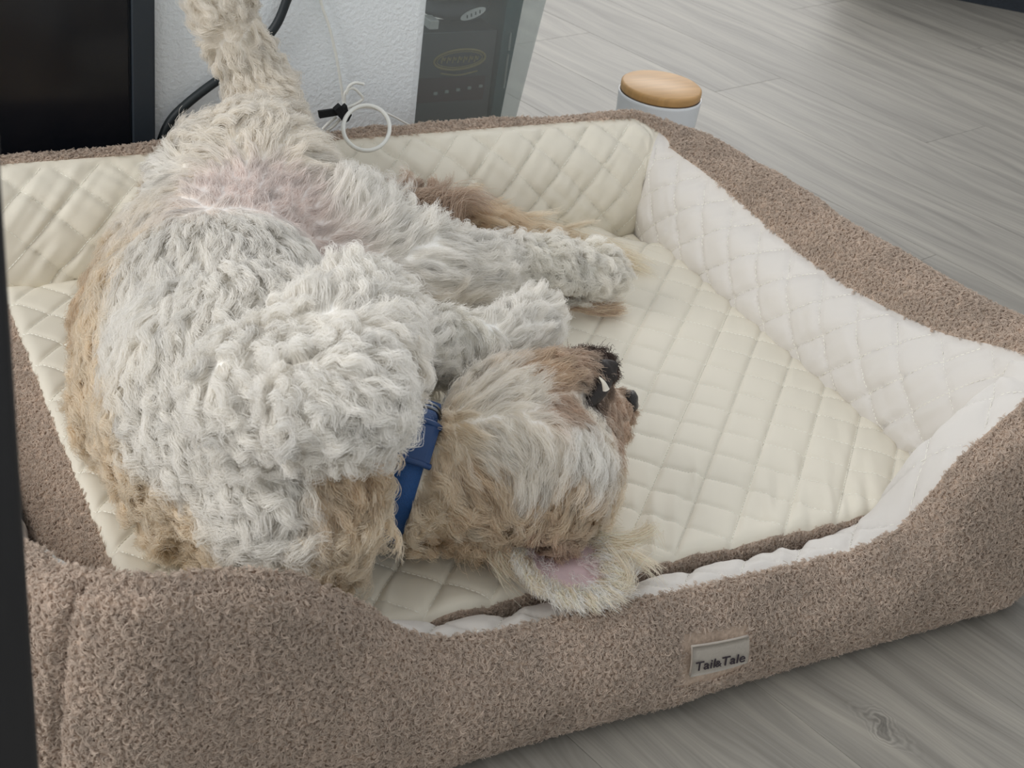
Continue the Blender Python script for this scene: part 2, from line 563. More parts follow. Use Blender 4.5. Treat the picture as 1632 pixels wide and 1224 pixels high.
# gusset of the mattress: fleece side band, all round
loop = [MG[i, 0] for i in range(0, nx, 2)] + [MG[-1, j] for j in range(0, ny, 2)] + \
       [MG[i, -1] for i in range(nx - 1, -1, -2)] + [MG[0, j] for j in range(ny - 1, -1, -2)]
loop = np.array(loop)
cxy = np.array([(X0 + X1) / 2, (Y0 + Y1) / 2])
out = np.zeros((len(loop), 2))
for i, q in enumerate(loop):
    dx = [q[0] - X0, X1 - q[0], q[1] - Y0, Y1 - q[1]]
    k = int(np.argmin(dx))
    out[i] = [(-1, 0), (1, 0), (0, -1), (0, 1)][k]
outs = out.copy()
for _ in range(14):
    outs = (np.roll(outs, 1, 0) + outs * 2 + np.roll(outs, -1, 0)) / 4
gp = []
GP = [(0.0, 0.0), (0.004, -0.004), (0.008, -0.016), (0.009, -0.034), (0.007, -0.055), (0.002, -0.080)]
for d_, dz in GP:
    row = loop.copy()
    leftf = np.clip(-outs[:, :1], 0, 1)
    frontf = np.clip(-outs[:, 1:2], 0, 1)
    row[:, :2] += outs * d_ * (1 + 4.2 * leftf * min(1.0, -dz / 0.05) - 0.7 * frontf)
    row[:, 2] += dz
    gp.append(row)
GV = np.stack(gp, 1)
GV[:, :, 2] = np.maximum(GV[:, :, 2], 0.004)
guss = mesh_obj('side_band', GV.reshape(-1, 3), grid_faces(len(loop), len(GP), True), M['fleece'], bed)

# ---- bolster ring -----------------------------------------------------------
# stations: (path position, quilt profile (5), fleece profile (6)); profile = (outward offset, height)
QB = [(.014, .02), (-.004, .10), (.000, .145), (.018, .184), (.049, .210)]
FB = [(.058, .211), (.070, .208), (.095, .180), (.114, .110), (.110, .03), (.092, .0)]


def stn(pos, Q, Fp): return (pos, np.array(Q, float), np.array(Fp, float))


def hi_right(zs, ds, zt):
    return ([(.014, .02), (-.004, .10), (-.003, .125), (.006, .125 + (zs - .125) * .55), (ds, zs)],
            [(ds + .016, zs + (zt - zs) * .65), (.078, zt), (.104, zt - .022), (.122, .125), (.118, .04), (.094, .0)])


def fr(zs, ds=.047, bulge=.086, broad=0.0):
    hp = float(smooth(.12, .19, zs))
    inn = [(.030, .02), (.020, .05), (.016, max(.078, zs * .80)), (.022 - .010 * broad + .010 * hp * (1 - broad), zs - .010 - .024 * hp * (1 - broad) + .004 * broad), (ds, zs)]
    if broad: inn[2] = (.004, zs - .030); inn[1] = (.006, .055)
    return (inn,
            [(ds + .012, zs - .004), (ds + .025, zs - .018), (bulge - .002, .058 + (zs - .09) * .45), (bulge, .036), (bulge - .010, .012), (.056, .0)])


def lf(zs, ds):
    return ([(.05, .015), (.048, .05), (ds - .020, zs - .045), (ds - .013, zs - .018), (ds, zs)],
            [(ds + .012, zs), (ds + .026, zs - .012), (ds + .040, zs * .7), (ds + .045, zs * .4), (ds + .038, .02), (ds + .025, 0)])


# path: 0..1 back (left->right), 1..2 corner BR, 2..3 right (back->front), 3..4 FR, 4..5 front (right->left), 5..6 FL, 6..7 left, 7..8 BL
def fx(x): return 4 + (X1 - x) / (X1 - X0)
def ry(y): return 2 + (Y1 - y) / (Y1 - Y0)


ST = [stn(0, QB, FB), stn(0.5, QB, FB), stn(1.0, QB, FB),
      stn(1.5, [(.01, .02), (.0, .10), (.004, .15), (.022, .185), (.045, .197)], [(.052, .204), (.066, .203), (.088, .17), (.108, .10), (.104, .03), (.085, 0)]),
      stn(2.0, *hi_right(.190, .030, .202)), stn(ry(1.27), *hi_right(.190, .032, .207)), stn(ry(1.055), *hi_right(.180, .034, .219)),
      stn(ry(.88), *hi_right(.203, .035, .230)), stn(3.0, *hi_right(.238, .040, .247)),
      stn(3.5, *fr(.250, .045, .091, 1)), stn(4.0, *fr(.238, .047, .087, 1)), stn(fx(.954), *fr(.231, broad=1)),
      stn(fx(.893), *fr(.176, broad=1)), stn(fx(.862), *fr(.124, broad=.6)), stn(fx(.83), *fr(.107, broad=.2)), stn(fx(.79), *fr(.101)), stn(fx(.58), *fr(.106)), stn(fx(.42), *fr(.113)),
      stn(fx(.374), *fr(.131)), stn(fx(.332), *fr(.171)), stn(fx(.275), *fr(.211)), stn(fx(.215), *fr(.228)), stn(5.0, *fr(.229)),
      stn(5.5, *fr(.236, .058, .10)), stn(6.0, *lf(.215, .066)), stn(6.10, *lf(.19, .074)), stn(6.22, *lf(.145, .086)), stn(6.4, *lf(.115, .10)), stn(7.0, *lf(.13, .095)),
      stn(7.5, *lf(.18, .075)), stn(8.0, QB, FB)]


def prof(pos):
    ps = np.array([s[0] for s in ST])
    i = int(np.clip(np.searchsorted(ps, pos, side='right') - 1, 0, len(ps) - 2))
    t = (pos - ps[i]) / (ps[i + 1] - ps[i])
    # monotone-ish catmull along the path
    i0, i3 = max(i - 1, 0), min(i + 2, len(ps) - 1)

    def inter(k):
        a, b, c, d = [ST[j][k] for j in (i0, i, i + 1, i3)]
        h = ps[i + 1] - ps[i]
        mb = (c - a) / max(ps[i + 1] - ps[i0], 1e-6) * h
        mc = (d - b) / max(ps[i3] - ps[i], 1e-6) * h
        t2, t3 = t * t, t ** 3
        return (2 * t3 - 3 * t2 + 1) * b + (t3 - 2 * t2 + t) * mb + (-2 * t3 + 3 * t2) * c + (t3 - t2) * mc
    return inter(1), inter(2)


CORN = {0: (X0, Y1), 1: (X1, Y1), 2: (X1, Y0), 3: (X0, Y0)}


def frame(pos):
    """base point on the mattress edge, outward direction"""
    k = int(pos) % 8
    t = pos - int(pos)
    side = k // 2
    if k % 2 == 0:
        A, B = np.array(CORN[side]), np.array(CORN[(side + 1) % 4])
        base = A + (B - A) * t
        o = [(0, 1), (1, 0), (0, -1), (-1, 0)][side]
        return base, np.array(o, float)
    base = np.array(CORN[(side + 1) % 4])
    a0 = [math.pi / 2, 0, -math.pi / 2, -math.pi][side]
    a = a0 - t * math.pi / 2
    return base, np.array([math.cos(a), math.sin(a)])


def bolster_part(p0, p1, seed):
    # dense sampling positions
    pos = []
    p = p0
    while p < p1 - 1e-9:
        k = int(p + 1e-9) % 8
        stepp = (0.0036 / ((X1 - X0) if k in (0, 4) else (Y1 - Y0))) if k % 2 == 0 else 1 / 34.0
        pos.append(p)
        p += stepp
    pos.append(p1)
    nq, nf = 54, 40
    Qv = np.zeros((len(pos), nq, 3)); Fv = np.zeros((len(pos), nf, 3))
    along = 0.0
    cfade = np.ones((len(pos), nq))
    prev = None
    arcs = []
    for i, q in enumerate(pos):
        Q, Fp = prof(q)
        base, o = frame(q)
        qq = catmull(Q, nq)
        full = catmull(np.vstack([Q[-2:], Fp]), 4 * nf)
        # arc start at the seam
        j = int(np.argmin(np.hypot(*(full - Q[-1]).T)))
        ff = full[j:]
        ff = np.stack([np.interp(np.linspace(0, 1, nf), np.linspace(0, 1, len(ff)), ff[:, c]) for c in (0, 1)], 1)
        ff[0] = Q[-1]
        Qv[i, :, :2] = base + o * qq[:, :1]; Qv[i, :, 2] = qq[:, 1]
        Fv[i, :, :2] = base + o * ff[:, :1]; Fv[i, :, 2] = np.maximum(ff[:, 1], 0.001)
        mid = base + o * 0.03
        if prev is not None: along += np.linalg.norm(mid - prev)
        prev = mid
        arcs.append(along)
        cfade[i] = np.clip(qq[:, 0] / .03, 0, 1) if int(q) % 2 else np.clip(qq[:, 0] / .03, 0, 1) + (1 - np.clip(qq[:, 0] / .03, 0, 1)) * min(1, min(q % 1, 1 - q % 1) / .05)
    arcs = np.array(arcs)
    endf = np.array([float(smooth(0, .22, min(abs(q - e) for e in (1.5, 3.5, 5.5, 7.5)))) for q in pos])
    # quilt displacement along normals
    seg = np.linalg.norm(np.diff(Qv, axis=1), axis=2)
    vv = np.concatenate([np.zeros((len(pos), 1)), np.cumsum(seg, 1)], 1)
    vv = vv - vv[:, -1:]             # measured from the seam
    uu = np.repeat(arcs[:, None], nq, 1)
    du = np.gradient(Qv, axis=0); dv = np.gradient(Qv, axis=1)
    nr = np.cross(dv, du); nr /= np.linalg.norm(nr, axis=2, keepdims=True) + 1e-9
    mn = nr.reshape(-1, 3).mean(0)
    inward = np.array([(X0 + X1) / 2, (Y0 + Y1) / 2, 0.5]) - Qv.reshape(-1, 3).mean(0)
    if mn @ inward < 0: nr = -nr
    edge = smooth(0, 0.012, -vv)
    disp = quilt(uu + seed, vv, 0.0085, .36, .39, 6.5) - 0.0045
    disp += wrinkle(uu, vv, 0.0020, 0.9, seed * 7 + 2, 120, 20) + wrinkle(uu, vv, 0.0014, -0.7, seed * 5 + 8, 130, 24)
    disp += 0.005 * vnoise(uu * 7 + seed * 3, vv * 10, seed)
    QN = nr.copy()
    Qv += nr * (disp * edge * cfade * endf[:, None])[..., None]
    # lumpy fleece
    du = np.gradient(Fv, axis=0); dv = np.gradient(Fv, axis=1)
    nr = np.cross(dv, du); nr /= np.linalg.norm(nr, axis=2, keepdims=True) + 1e-9
    outd = Fv.reshape(-1, 3).mean(0) - np.array([(X0 + X1) / 2, (Y0 + Y1) / 2, -0.1])
    if (nr.reshape(-1, 3).mean(0)) @ outd < 0: nr = -nr
    vf_ = np.linspace(0, 0.3, nf)[None, :]
    pa = np.array(pos)
    seam = 0.009 * np.exp(-((pa - 5.62) / 0.045) ** 2)[:, None] * smooth(0.0, 0.05, vf_)
    Fv -= nr * seam[..., None]
    eF = smooth(0, 0.02, vf_) * smooth(0, 0.03, Fv[:, :, 2])
    Fv += nr * ((0.0045 * vnoise(arcs[:, None] * 9 + seed, vf_ * 9, seed + 5) + 0.002 * vnoise(arcs[:, None] * 26, vf_ * 22, seed)) * eF * endf[:, None])[..., None]
    return Qv, Fv, (uu + seed, vv, QN)


def stitch_rows(Sv, Us, Vs, Ns, parent, vlim=(-0.155, -0.008), dash=0.0030, pitch=0.0046, rad=0.00042):
    """short thread stitches along both diagonals of the quilting"""
    D = CELL * math.sqrt(2)
    u0, u1 = Us.min(), Us.max()
    uax = Us[:, 0]
    va, vb = max(vlim[0], Vs.min()), min(vlim[1], Vs.max())
    vs_, fs_ = [], []

    def look(u, v):
        i = np.interp(u, uax, np.arange(len(uax)))
        i0 = min(int(i), len(uax) - 2); fi = i - i0
        out = []
        for r in (i0, i0 + 1):
            j = np.interp(v, Vs[r], np.arange(Vs.shape[1]))
            j0 = min(int(j), Vs.shape[1] - 2); fj = j - j0
            out.append((Sv[r, j0] * (1 - fj) + Sv[r, j0 + 1] * fj, Ns[r, j0]))
        return out[0][0] * (1 - fi) + out[1][0] * fi, out[0][1]
    for sgn in (1, -1):
        c0 = min(u0 + va, u0 + vb, u0 - va, u0 - vb); c1 = max(u1 + va, u1 + vb, u1 - va, u1 - vb)
        for k in range(int(c0 / D) - 1, int(c1 / D) + 2):
            # u + sgn*v = k*D
            for v in np.arange(va, vb, pitch / math.sqrt(2)):
                u = k * D - sgn * v
                if not (u0 + .002 < u < u1 - .002): continue
                a, n = look(u, v)
                b, _n = look(u - sgn * dash / math.sqrt(2), v + dash / math.sqrt(2))
                t = b - a
                ln = np.linalg.norm(t)
                if ln < 1e-5 or ln > dash * 2: continue
                sd_ = np.cross(t / ln, n) * rad
                up = n * rad
                b0 = len(vs_)
                for p in (a, b): vs_.extend([p - sd_, p + up * 1.3, p + sd_])
                fs_.extend([(b0, b0 + 1, b0 + 4, b0 + 3), (b0 + 1, b0 + 2, b0 + 5, b0 + 4)])
    if vs_:
        o = mesh_obj('stitching', np.array(vs_), fs_, M['thread'], parent, False)
        o['kind'] = 'stuff'


gxx_, gyy_ = np.meshgrid(xs, ys, indexing='ij')
nmu = np.zeros_like(MG); nmu[..., 2] = 1
stitch_rows(MG, gxx_ - 0.739, gyy_ - 0.912, nmu, matt, (Y0 + .004 - .912, Y1 - .004 - .912))

PARTS = [('back', 0.0 - 0.0, 1.5, 0.0, 'cream'), ('right', 1.5, 3.5, 0.31, 'white'), ('front', 3.5, 5.5, 0.57, 'white'), ('left', 5.5, 7.5, 0.83, 'white')]
FLEECE = {}
LBL = {'back': 'cream quilted rear bolster', 'right': 'white quilted side bolster', 'front': 'low front bolster dipping in the middle', 'left': 'flattened side bolster'}
for nm, p0, p1, sd, mt in PARTS:
    if nm == 'back':
        QA, FA, _ = bolster_part(7.5, 8.0, sd)
        QB_, FB_, sq = bolster_part(0.0, 1.5, sd)
        SQ = (QB_, sq)
        Qv = np.concatenate([QA[:-1], QB_]); Fv = np.concatenate([FA[:-1], FB_])
    else:
        Qv, Fv, sq = bolster_part(p0, p1, sd)
        SQ = (Qv, sq)
    o = mesh_obj('bolster', Qv.reshape(-1, 3), grid_faces(*Qv.shape[:2]), M[mt], bed)
    tag(o, LBL[nm])
    fo = mesh_obj('fleece_cover', Fv.reshape(-1, 3), grid_faces(*Fv.shape[:2]), M['fleece'], o)
    tag(fo, 'beige fleece outer cover')
    FLEECE[nm] = (Fv, fo)
    stitch_rows(SQ[0], *SQ[1], o)
# base panel under everything
bp_ = [(X0 - .05, Y0 - .05), (X1 + .09, Y0 - .05), (X1 + .09, Y1 + .08), (X0 - .05, Y1 + .08)]
mesh_obj('base_panel', [(x, y, z) for z in (0.0005, 0.012) for x, y in bp_],
         [(3, 2, 1, 0), (4, 5, 6, 7), (0, 1, 5, 4), (1, 2, 6, 5), (2, 3, 7, 6), (3, 0, 4, 7)], M['fleece'], bed, False)


# ------------------------------------------------------------------ hair curves
def curves_obj(name, pts, radius, cols, mat, parent):
    """pts (n,k,3); radius (k,) profile; cols (n,3)"""
    n, k, _ = pts.shape
    hc = bpy.data.hair_curves.new(name)
    hc.add_curves([k] * n)
    hc.position_data.foreach_set('vector', np.ascontiguousarray(pts, dtype=np.float32).ravel())
    ra = hc.attributes.get('radius') or hc.attributes.new('radius', 'FLOAT', 'POINT')
    rr = np.broadcast_to(np.asarray(radius, np.float32), (n, k))
    ra.data.foreach_set('value', np.ascontiguousarray(rr).ravel())
    ca = hc.attributes.new('hcol', 'FLOAT_COLOR', 'POINT')
    cc = np.ones((n, k, 4), np.float32)
    cc[:, :, :3] = cols if cols.ndim == 3 else cols[:, None, :]
    ca.data.foreach_set('color', cc.ravel())
    hc.materials.append(mat)
    o = bpy.data.objects.new(name, hc)
    COL.objects.link(o)
    o.parent = parent
    if parent.parent is None and parent.type == 'EMPTY':
        o.matrix_parent_inverse = Matrix.Translation(parent.location).inverted()
    o['kind'] = 'stuff'
    return o


def sample_tris(V, Fq, n, weight=None, rng=RNG):
    T = np.asarray(Fq)
    if T.shape[1] == 4:
        T = np.concatenate([T[:, [0, 1, 2]], T[:, [0, 2, 3]]])
    a, b, c = V[T[:, 0]], V[T[:, 1]], V[T[:, 2]]
    cr = np.cross(b - a, c - a)
    ar = np.linalg.norm(cr, axis=1)
    pr = ar if weight is None else ar * weight((a + b + c) / 3)
    idx = rng.choice(len(T), n, p=pr / pr.sum())
    r1 = np.sqrt(rng.random(n)); r2 = rng.random(n)
    P = a[idx] * (1 - r1)[:, None] + b[idx] * (r1 * (1 - r2))[:, None] + c[idx] * (r1 * r2)[:, None]
    nr = cr[idx] / (ar[idx][:, None] + 1e-15)
    return P, nr, ar.sum() / 2


def nearest(pts, ctrs):
    kd = KDTree(len(ctrs))
    for i, c in enumerate(ctrs): kd.insert(c, i)
    kd.balance()
    return np.array([kd.find(p)[1] for p in pts])


def unit(v): return v / (np.linalg.norm(v, axis=-1, keepdims=True) + 1e-12)


def fleece_pile(name, Vg, parent, dens, length, rng, cull=None, outref=None):
    """short curly pile over a grid surface Vg (nu,nv,3)"""
    V2 = Vg.reshape(-1, 3)
    Fq = grid_faces(*Vg.shape[:2])
    P, nr, A = sample_tris(V2, Fq, 1000)
    n = int(A * dens)
    P, nr, A = sample_tris(V2, Fq, n)
    if np.sum(nr * (P - outref)) < 0: nr = -nr
    if cull is not None:
        k = cull(P)
        P, nr = P[k], nr[k]
    n = len(P)
    nc = max(10, n // 4)
    ci = rng.integers(0, n, nc)
    C = P[ci]
    near = nearest(P, C)
    jit = unit(rng.normal(size=(nc, 3)))
    kpts = 5
    s = np.linspace(0, 1, kpts)[None, :, None]
    L = length * rng.uniform(0.65, 1.25, nc)
    g = jit - np.sum(jit * nr[ci], 1)[:, None] * nr[ci]
    side = np.cross(nr[ci], unit(g))
    ph = rng.uniform(0, 6.28, nc)[:, None, None]
    gc = C[:, None] + L[:, None, None] * (nr[ci][:, None] * (0.75 * s - 0.25 * s * s) + g[:, None] * 0.65 * s ** 1.3
                                         + 0.22 * (side[:, None] * np.sin(6.5 * s + ph) + unit(g)[:, None] * np.cos(6.5 * s + ph) * s))
    G = gc[near]
    strand = P[:, None] + (G - C[near][:, None])
    wgt = 0.72 * s ** 0.8
    pts = strand * (1 - wgt) + G * wgt + rng.normal(size=(n, 1, 3)) * 0.0007 * s
    pts[:, :, 2] = np.maximum(pts[:, :, 2], 0.0015)
    tone = (0.86 + 0.28 * rng.random(nc))[near] * (0.92 + 0.16 * rng.random(n))
    tone = tone * (1 + 0.10 * vnoise(P[:, 0] * 30, P[:, 1] * 30, P[:, 2] * 30))
    base = np.array(srgb(203, 187, 173)[:3])
    cols = np.clip(base[None] * tone[:, None], 0, 0.95)
    return curves_obj(name, pts, np.linspace(0.00030, 0.00018, kpts), cols, M['pile'], parent)


# label position on the front
TAGC = [atY(*q, 0.668) for q in ((1107, 1035), (1197, 1018), (1194, 1060), (1103, 1083))]
tgx0, tgx1 = min(q[0] for q in TAGC), max(q[0] for q in TAGC)
tgz0, tgz1 = min(q[2] for q in TAGC), max(q[2] for q in TAGC)
ctr = np.array([(X0 + X1) / 2, (Y0 + Y1) / 2, -0.05])


def cull_front(P):
    xa = np.array([TAGC[0][0], TAGC[1][0]])
    zt_ = np.interp(P[:, 0], xa, [TAGC[0][2], TAGC[1][2]]); zb_ = np.interp(P[:, 0], xa, [TAGC[3][2], TAGC[2][2]])
    k = (P[:, 0] > tgx0 - .001) & (P[:, 0] < tgx1 + .001) & (P[:, 2] > zb_ - .012) & (P[:, 2] < zt_ - .001) & (P[:, 1] < 0.70)
    return ~k


def cull_right(P): return (P[:, 2] > 0.13) | (P[:, 1] < 0.75)


def cull_back(P): return (P[:, 2] > 0.17) & (P[:, 0] > 0.1)


fleece_pile('fleece_pile', FLEECE['front'][0], bed, 900000, 0.0062, RNG, cull_front, ctr)
fleece_pile('fleece_pile', FLEECE['right'][0], bed, 800000, 0.0062, RNG, cull_right, ctr)
fleece_pile('fleece_pile', FLEECE['back'][0], bed, 700000, 0.0055, RNG, cull_back, ctr)
fleece_pile('fleece_pile', FLEECE['left'][0], bed, 800000, 0.0062, RNG, lambda P: P[:, 1] < 1.0, ctr)
fleece_pile('fleece_pile', GV, bed, 800000, 0.005, RNG, lambda P: (P[:, 2] > 0.01) & ((P[:, 0] < X0 + .02) | (P[:, 1] < Y0 + .02)), np.array([(X0 + X1) / 2, (Y0 + Y1) / 2, 0.06]))

# ---- stitched seam threads, brand label
def label_patch():
    c = np.array(TAGC)
    n = 14
    vs = []
    for i in range(n):
        for j in range(8):
            s, t = i / (n - 1), j / 7
            p = (c[0] * (1 - s) + c[1] * s) * (1 - t) + (c[3] * (1 - s) + c[2] * s) * t
            vs.append(p + np.array([0, 0.0015 * (2 * t - 1) ** 2 + .0012 * (2 * s - 1) ** 2, 0]))
    vs = np.array(vs)
    back = vs + np.array([0, 0.0025, 0])
    f = [tuple(q) for q in grid_faces(n, 8)]
    m_ = len(vs)
    f2 = [tuple(m_ + i for i in q[::-1]) for q in f]
    rim = [i * 8 for i in range(n)] + [(n - 1) * 8 + j for j in range(1, 8)] + [i * 8 + 7 for i in range(n - 2, -1, -1)] + [j for j in range(6, 0, -1)]
    f3 = [(rim[i], rim[(i + 1) % len(rim)], m_ + rim[(i + 1) % len(rim)], m_ + rim[i]) for i in range(len(rim))]
    return np.vstack([vs, back]), f + f2 + f3


v, f = label_patch()
lab = mesh_obj('brand_label', v, f, M['label'], bed)
tag(lab, 'small grey satin label with dark lettering')


def text_mesh(name, body, size, loc, xdir, ydir, mat, parent, shear=0.0, bold=0.0):
    cu = bpy.data.curves.new(name, 'FONT')
    cu.body = body
    cu.size = size
    cu.align_x = 'CENTER'; cu.align_y = 'CENTER'
    cu.shear = shear
    cu.offset = bold
    cu.extrude = 0.0003
    tmp = bpy.data.objects.new('tmp', cu)
    COL.objects.link(tmp)
    dg = bpy.context.evaluated_depsgraph_get()
    me = bpy.data.meshes.new_from_object(tmp.evaluated_get(dg))
    bpy.data.objects.remove(tmp)
    xd = np.array(xdir); yd = np.array(ydir); zd = np.cross(xd, yd); zd /= np.linalg.norm(zd)
    vs = np.array([v.co[:] for v in me.vertices])
    wv = np.array(loc) + vs[:, :1] * xd + vs[:, 1:2] * yd + vs[:, 2:] * zd
    me.vertices.foreach_set('co', wv.ravel())
    me.update()
    me.materials.clear()
    me.materials.append(mat)
    o = bpy.data.objects.new(name, me)
    COL.objects.link(o)
    o.parent = parent
    if parent.parent is None: o.matrix_parent_inverse = Matrix.Translation(parent.location).inverted()
    return o


xd = unit(TAGC[1] - TAGC[0]); yd = unit(TAGC[0] - TAGC[3])
tl = atY(1149, 1056, 0.667)
text_mesh('lettering', 'Tail', 0.0145, tl - xd * 0.0158, xd, yd, M['ink'], lab, 0.08)
text_mesh('lettering', '&', 0.0105, tl - xd * 0.0024 - yd * 0.0012, xd, yd, M['ink'], lab, 0.0)
text_mesh('lettering', 'Tale', 0.0145, tl + xd * 0.0128, xd, yd, M['ink'], lab, 0.08)

# ------------------------------------------------------------------ the dog
# skeleton: chains of (px, py, height, radius) laid out on the bed
def jt(px, py, z, r): return (*at(px, py, z), r)
def jy(px, py, y, r): return (*atY(px, py, y), r)


CH = {
    'trunk': [jt(470, 770, .185, .080), jt(400, 655, .195, .105), jt(350, 545, .190, .102), jt(345, 455, .190, .092), jt(395, 355, .215, .074), jt(420, 305, .235, .062)],
    'back': [jt(250, 640, .155, .055), jt(235, 520, .150, .050), jt(275, 405, .165, .050)],
    'back2': [jt(250, 640, .155, .055), jt(330, 770, .150, .048), jt(470, 815, .150, .050)],
    'rump': [jt(330, 300, .240, .048), jt(400, 270, .245, .052), jt(455, 294, .240, .046)],
    'neck': [jt(500, 770, .165, .062), jt(600, 755, .158, .052), jt(690, 748, .158, .047), jt(780, 745, .164, .058)],
    'skull': [jt(780, 745, .166, .060), jt(860, 755, .160, .055), jt(900, 720, .160, .046)],
    'muzzle': [jt(890, 715, .160, .046), jt(940, 678, .165, .032), jt(974, 654, .168, .021)],
    'jaw': [jt(820, 660, .195, .042), jt(880, 625, .205, .032), jt(935, 597, .212, .021), jt(955, 590, .212, .017)],
    'throat': [jt(745, 700, .185, .036), jt(820, 660, .195, .040)],
    'hindup': [jy(412, 265, 1.30, .046), jy(432, 205, 1.345, .030), jy(415, 140, 1.375, .026), jy(380, 70, 1.385, .022), jy(358, 15, 1.375, .023), jy(352, -8, 1.37, .022)],
    'hind': [jt(470, 330, .230, .052), jt(560, 385, .210, .048), jt(660, 425, .190, .044), jt(745, 440, .170, .036), jt(800, 425, .160, .024), jt(880, 428, .150, .022), jt(940, 435, .142, .023), jt(962, 440, .138, .020)],
    'fore': [jt(560, 610, .215, .050), jt(660, 565, .205, .036), jt(760, 560, .200, .028), jt(830, 535, .195, .024), jt(850, 510, .193, .022)],
    'fold': [jt(430, 640, .275, .050), jt(520, 560, .298, .043), jt(565, 508, .302, .036), jt(585, 530, .296, .032)],
    'fold2': [jt(565, 508, .302, .036), jt(572, 580, .306, .036), jt(550, 640, .306, .035), jt(500, 648, .308, .032)],
    'tail': [jt(560, 330, .215, .022), jt(650, 340, .185, .016), jt(760, 365, .145, .012), jt(860, 385, .125, .009)],
}
GS = 0.0052
lo = np.array([0.10, 0.70, 0.085]); hi_ = np.array([0.86, 1.48, 0.47])
dim = ((hi_ - lo) / GS).astype(int)
gx, gy, gz = [lo[i] + GS * np.arange(dim[i]) for i in range(3)]
GXX, GYY, GZZ = np.meshgrid(gx.astype(np.float32), gy.astype(np.float32), gz.astype(np.float32), indexing='ij')
SD = np.full(GXX.shape, 1.0, np.float32)


def smin(a, b, k):
    h = np.maximum(k - np.abs(a - b), 0) / k
    return np.minimum(a, b) - h * h * k * 0.25


SEGS = []
for nm, ch in CH.items():
    for q, r_ in zip(ch[:-1], ch[1:]):
        SEGS.append((nm, np.array(q), np.array(r_)))
for nm, q, r_ in SEGS:
    k = 0.030 if nm in ('trunk', 'back', 'back2', 'rump', 'neck', 'skull') else 0.016
    if nm in ('jaw', 'muzzle', 'fold', 'fold2', 'fore'): k = 0.008
    a, b = q[:3], r_[:3]
    mnp = np.minimum(a - q[3], b - r_[3]) - 0.05; mxp = np.maximum(a + q[3], b + r_[3]) + 0.05
    i0 = np.clip(((mnp - lo) / GS).astype(int), 0, dim); i1 = np.clip(((mxp - lo) / GS).astype(int) + 1, 0, dim)
    sl = tuple(slice(i0[i], i1[i]) for i in range(3))
    px, py, pz = GXX[sl] - a[0], GYY[sl] - a[1], GZZ[sl] - a[2]
    ab = b - a
    h = np.clip((px * ab[0] + py * ab[1] + pz * ab[2]) / (ab @ ab), 0, 1)
    dd = np.sqrt((px - h * ab[0]) ** 2 + (py - h * ab[1]) ** 2 + (pz - h * ab[2]) ** 2) - (q[3] + h * (r_[3] - q[3]))
    SD[sl] = smin(SD[sl], dd.astype(np.float32), k)
SD = np.maximum(SD, (MZ + 0.001) - GZZ)

# collar plane: holds both ends of the strap as seen; the strap presses a groove into the neck
CC = at(650, 750, .158)
CAX = np.cross(ray(680, 640), ray(616, 852)); CAX /= np.linalg.norm(CAX)
if CAX[0] < 0: CAX = -CAX
e2 = np.array([0, 0, 1.0]) - CAX * CAX[2]; e2 /= np.linalg.norm(e2)
e1 = np.cross(CAX, e2)
if e1 @ (CC - CAM) > 0: e1 = -e1
CR = 0.0575
qx, qy, qz = GXX - CC[0], GYY - CC[1], GZZ - CC[2]
qq_ = qx * CAX[0] + qy * CAX[1] + qz * CAX[2]
rr2 = np.sqrt(np.maximum(qx * qx + qy * qy + qz * qz - qq_ ** 2, 0))
groove = rr2 - (CR - 0.003 + 0.05 * np.maximum(np.abs(qq_) / 0.02 - 0.65, 0) ** 1.5)
SD = np.where((np.abs(qq_) < 0.03) & (rr2 < 0.10), np.maximum(SD, groove), SD)
CRAD = np.full(120, CR)


def surface_nets(D, lo, h):
    s = D < 0
    nx, ny, nz = D.shape
    c = np.zeros((nx - 1, ny - 1, nz - 1), np.int8)
    for i in (0, 1):
        for j in (0, 1):
            for k in (0, 1):
                c += s[i:nx - 1 + i, j:ny - 1 + j, k:nz - 1 + k]
    act = (c > 0) & (c < 8)
    idx = -np.ones(act.shape, np.int64)
    ii = np.argwhere(act)
    idx[act] = np.arange(len(ii))
    acc = np.zeros((len(ii), 3)); cnt = np.zeros(len(ii))
    cor = [(i, j, k) for i in (0, 1) for j in (0, 1) for k in (0, 1)]
    for a in cor:
        for ax in range(3):
            if a[ax] == 0:
                b = list(a); b[ax] = 1
                da = D[ii[:, 0] + a[0], ii[:, 1] + a[1], ii[:, 2] + a[2]]
                db = D[ii[:, 0] + b[0], ii[:, 1] + b[1], ii[:, 2] + b[2]]
                cr = (da < 0) != (db < 0)
                t = np.where(cr, da / (da - db + 1e-12), 0)
                pt = np.tile(np.array(a, float), (len(ii), 1)); pt[:, ax] += t
                acc += pt * cr[:, None]; cnt += cr
    V = lo + h * (ii + acc / cnt[:, None])
    faces = []
    for ax in range(3):
        sl0 = [slice(1, -1)] * 3; sl1 = [slice(1, -1)] * 3
        sl0[ax] = slice(0, -1); sl1[ax] = slice(1, None)
        A, B = s[tuple(sl0)], s[tuple(sl1)]
        e = np.argwhere(A != B)
        fl = A[tuple(e.T)]
        e = e + np.array([0 if i == ax else 1 for i in range(3)])
        o1, o2 = (ax + 1) % 3, (ax + 2) % 3
        q = []
        for d1, d2 in ((-1, -1), (0, -1), (0, 0), (-1, 0)):
            w_ = e.copy(); w_[:, o1] += d1; w_[:, o2] += d2
            q.append(idx[tuple(w_.T)])
        q = np.stack(q, 1)
        q[~fl] = q[~fl][:, ::-1]
        faces.append(q)
    return V, np.concatenate(faces)


BV, BF = surface_nets(SD, lo, GS)
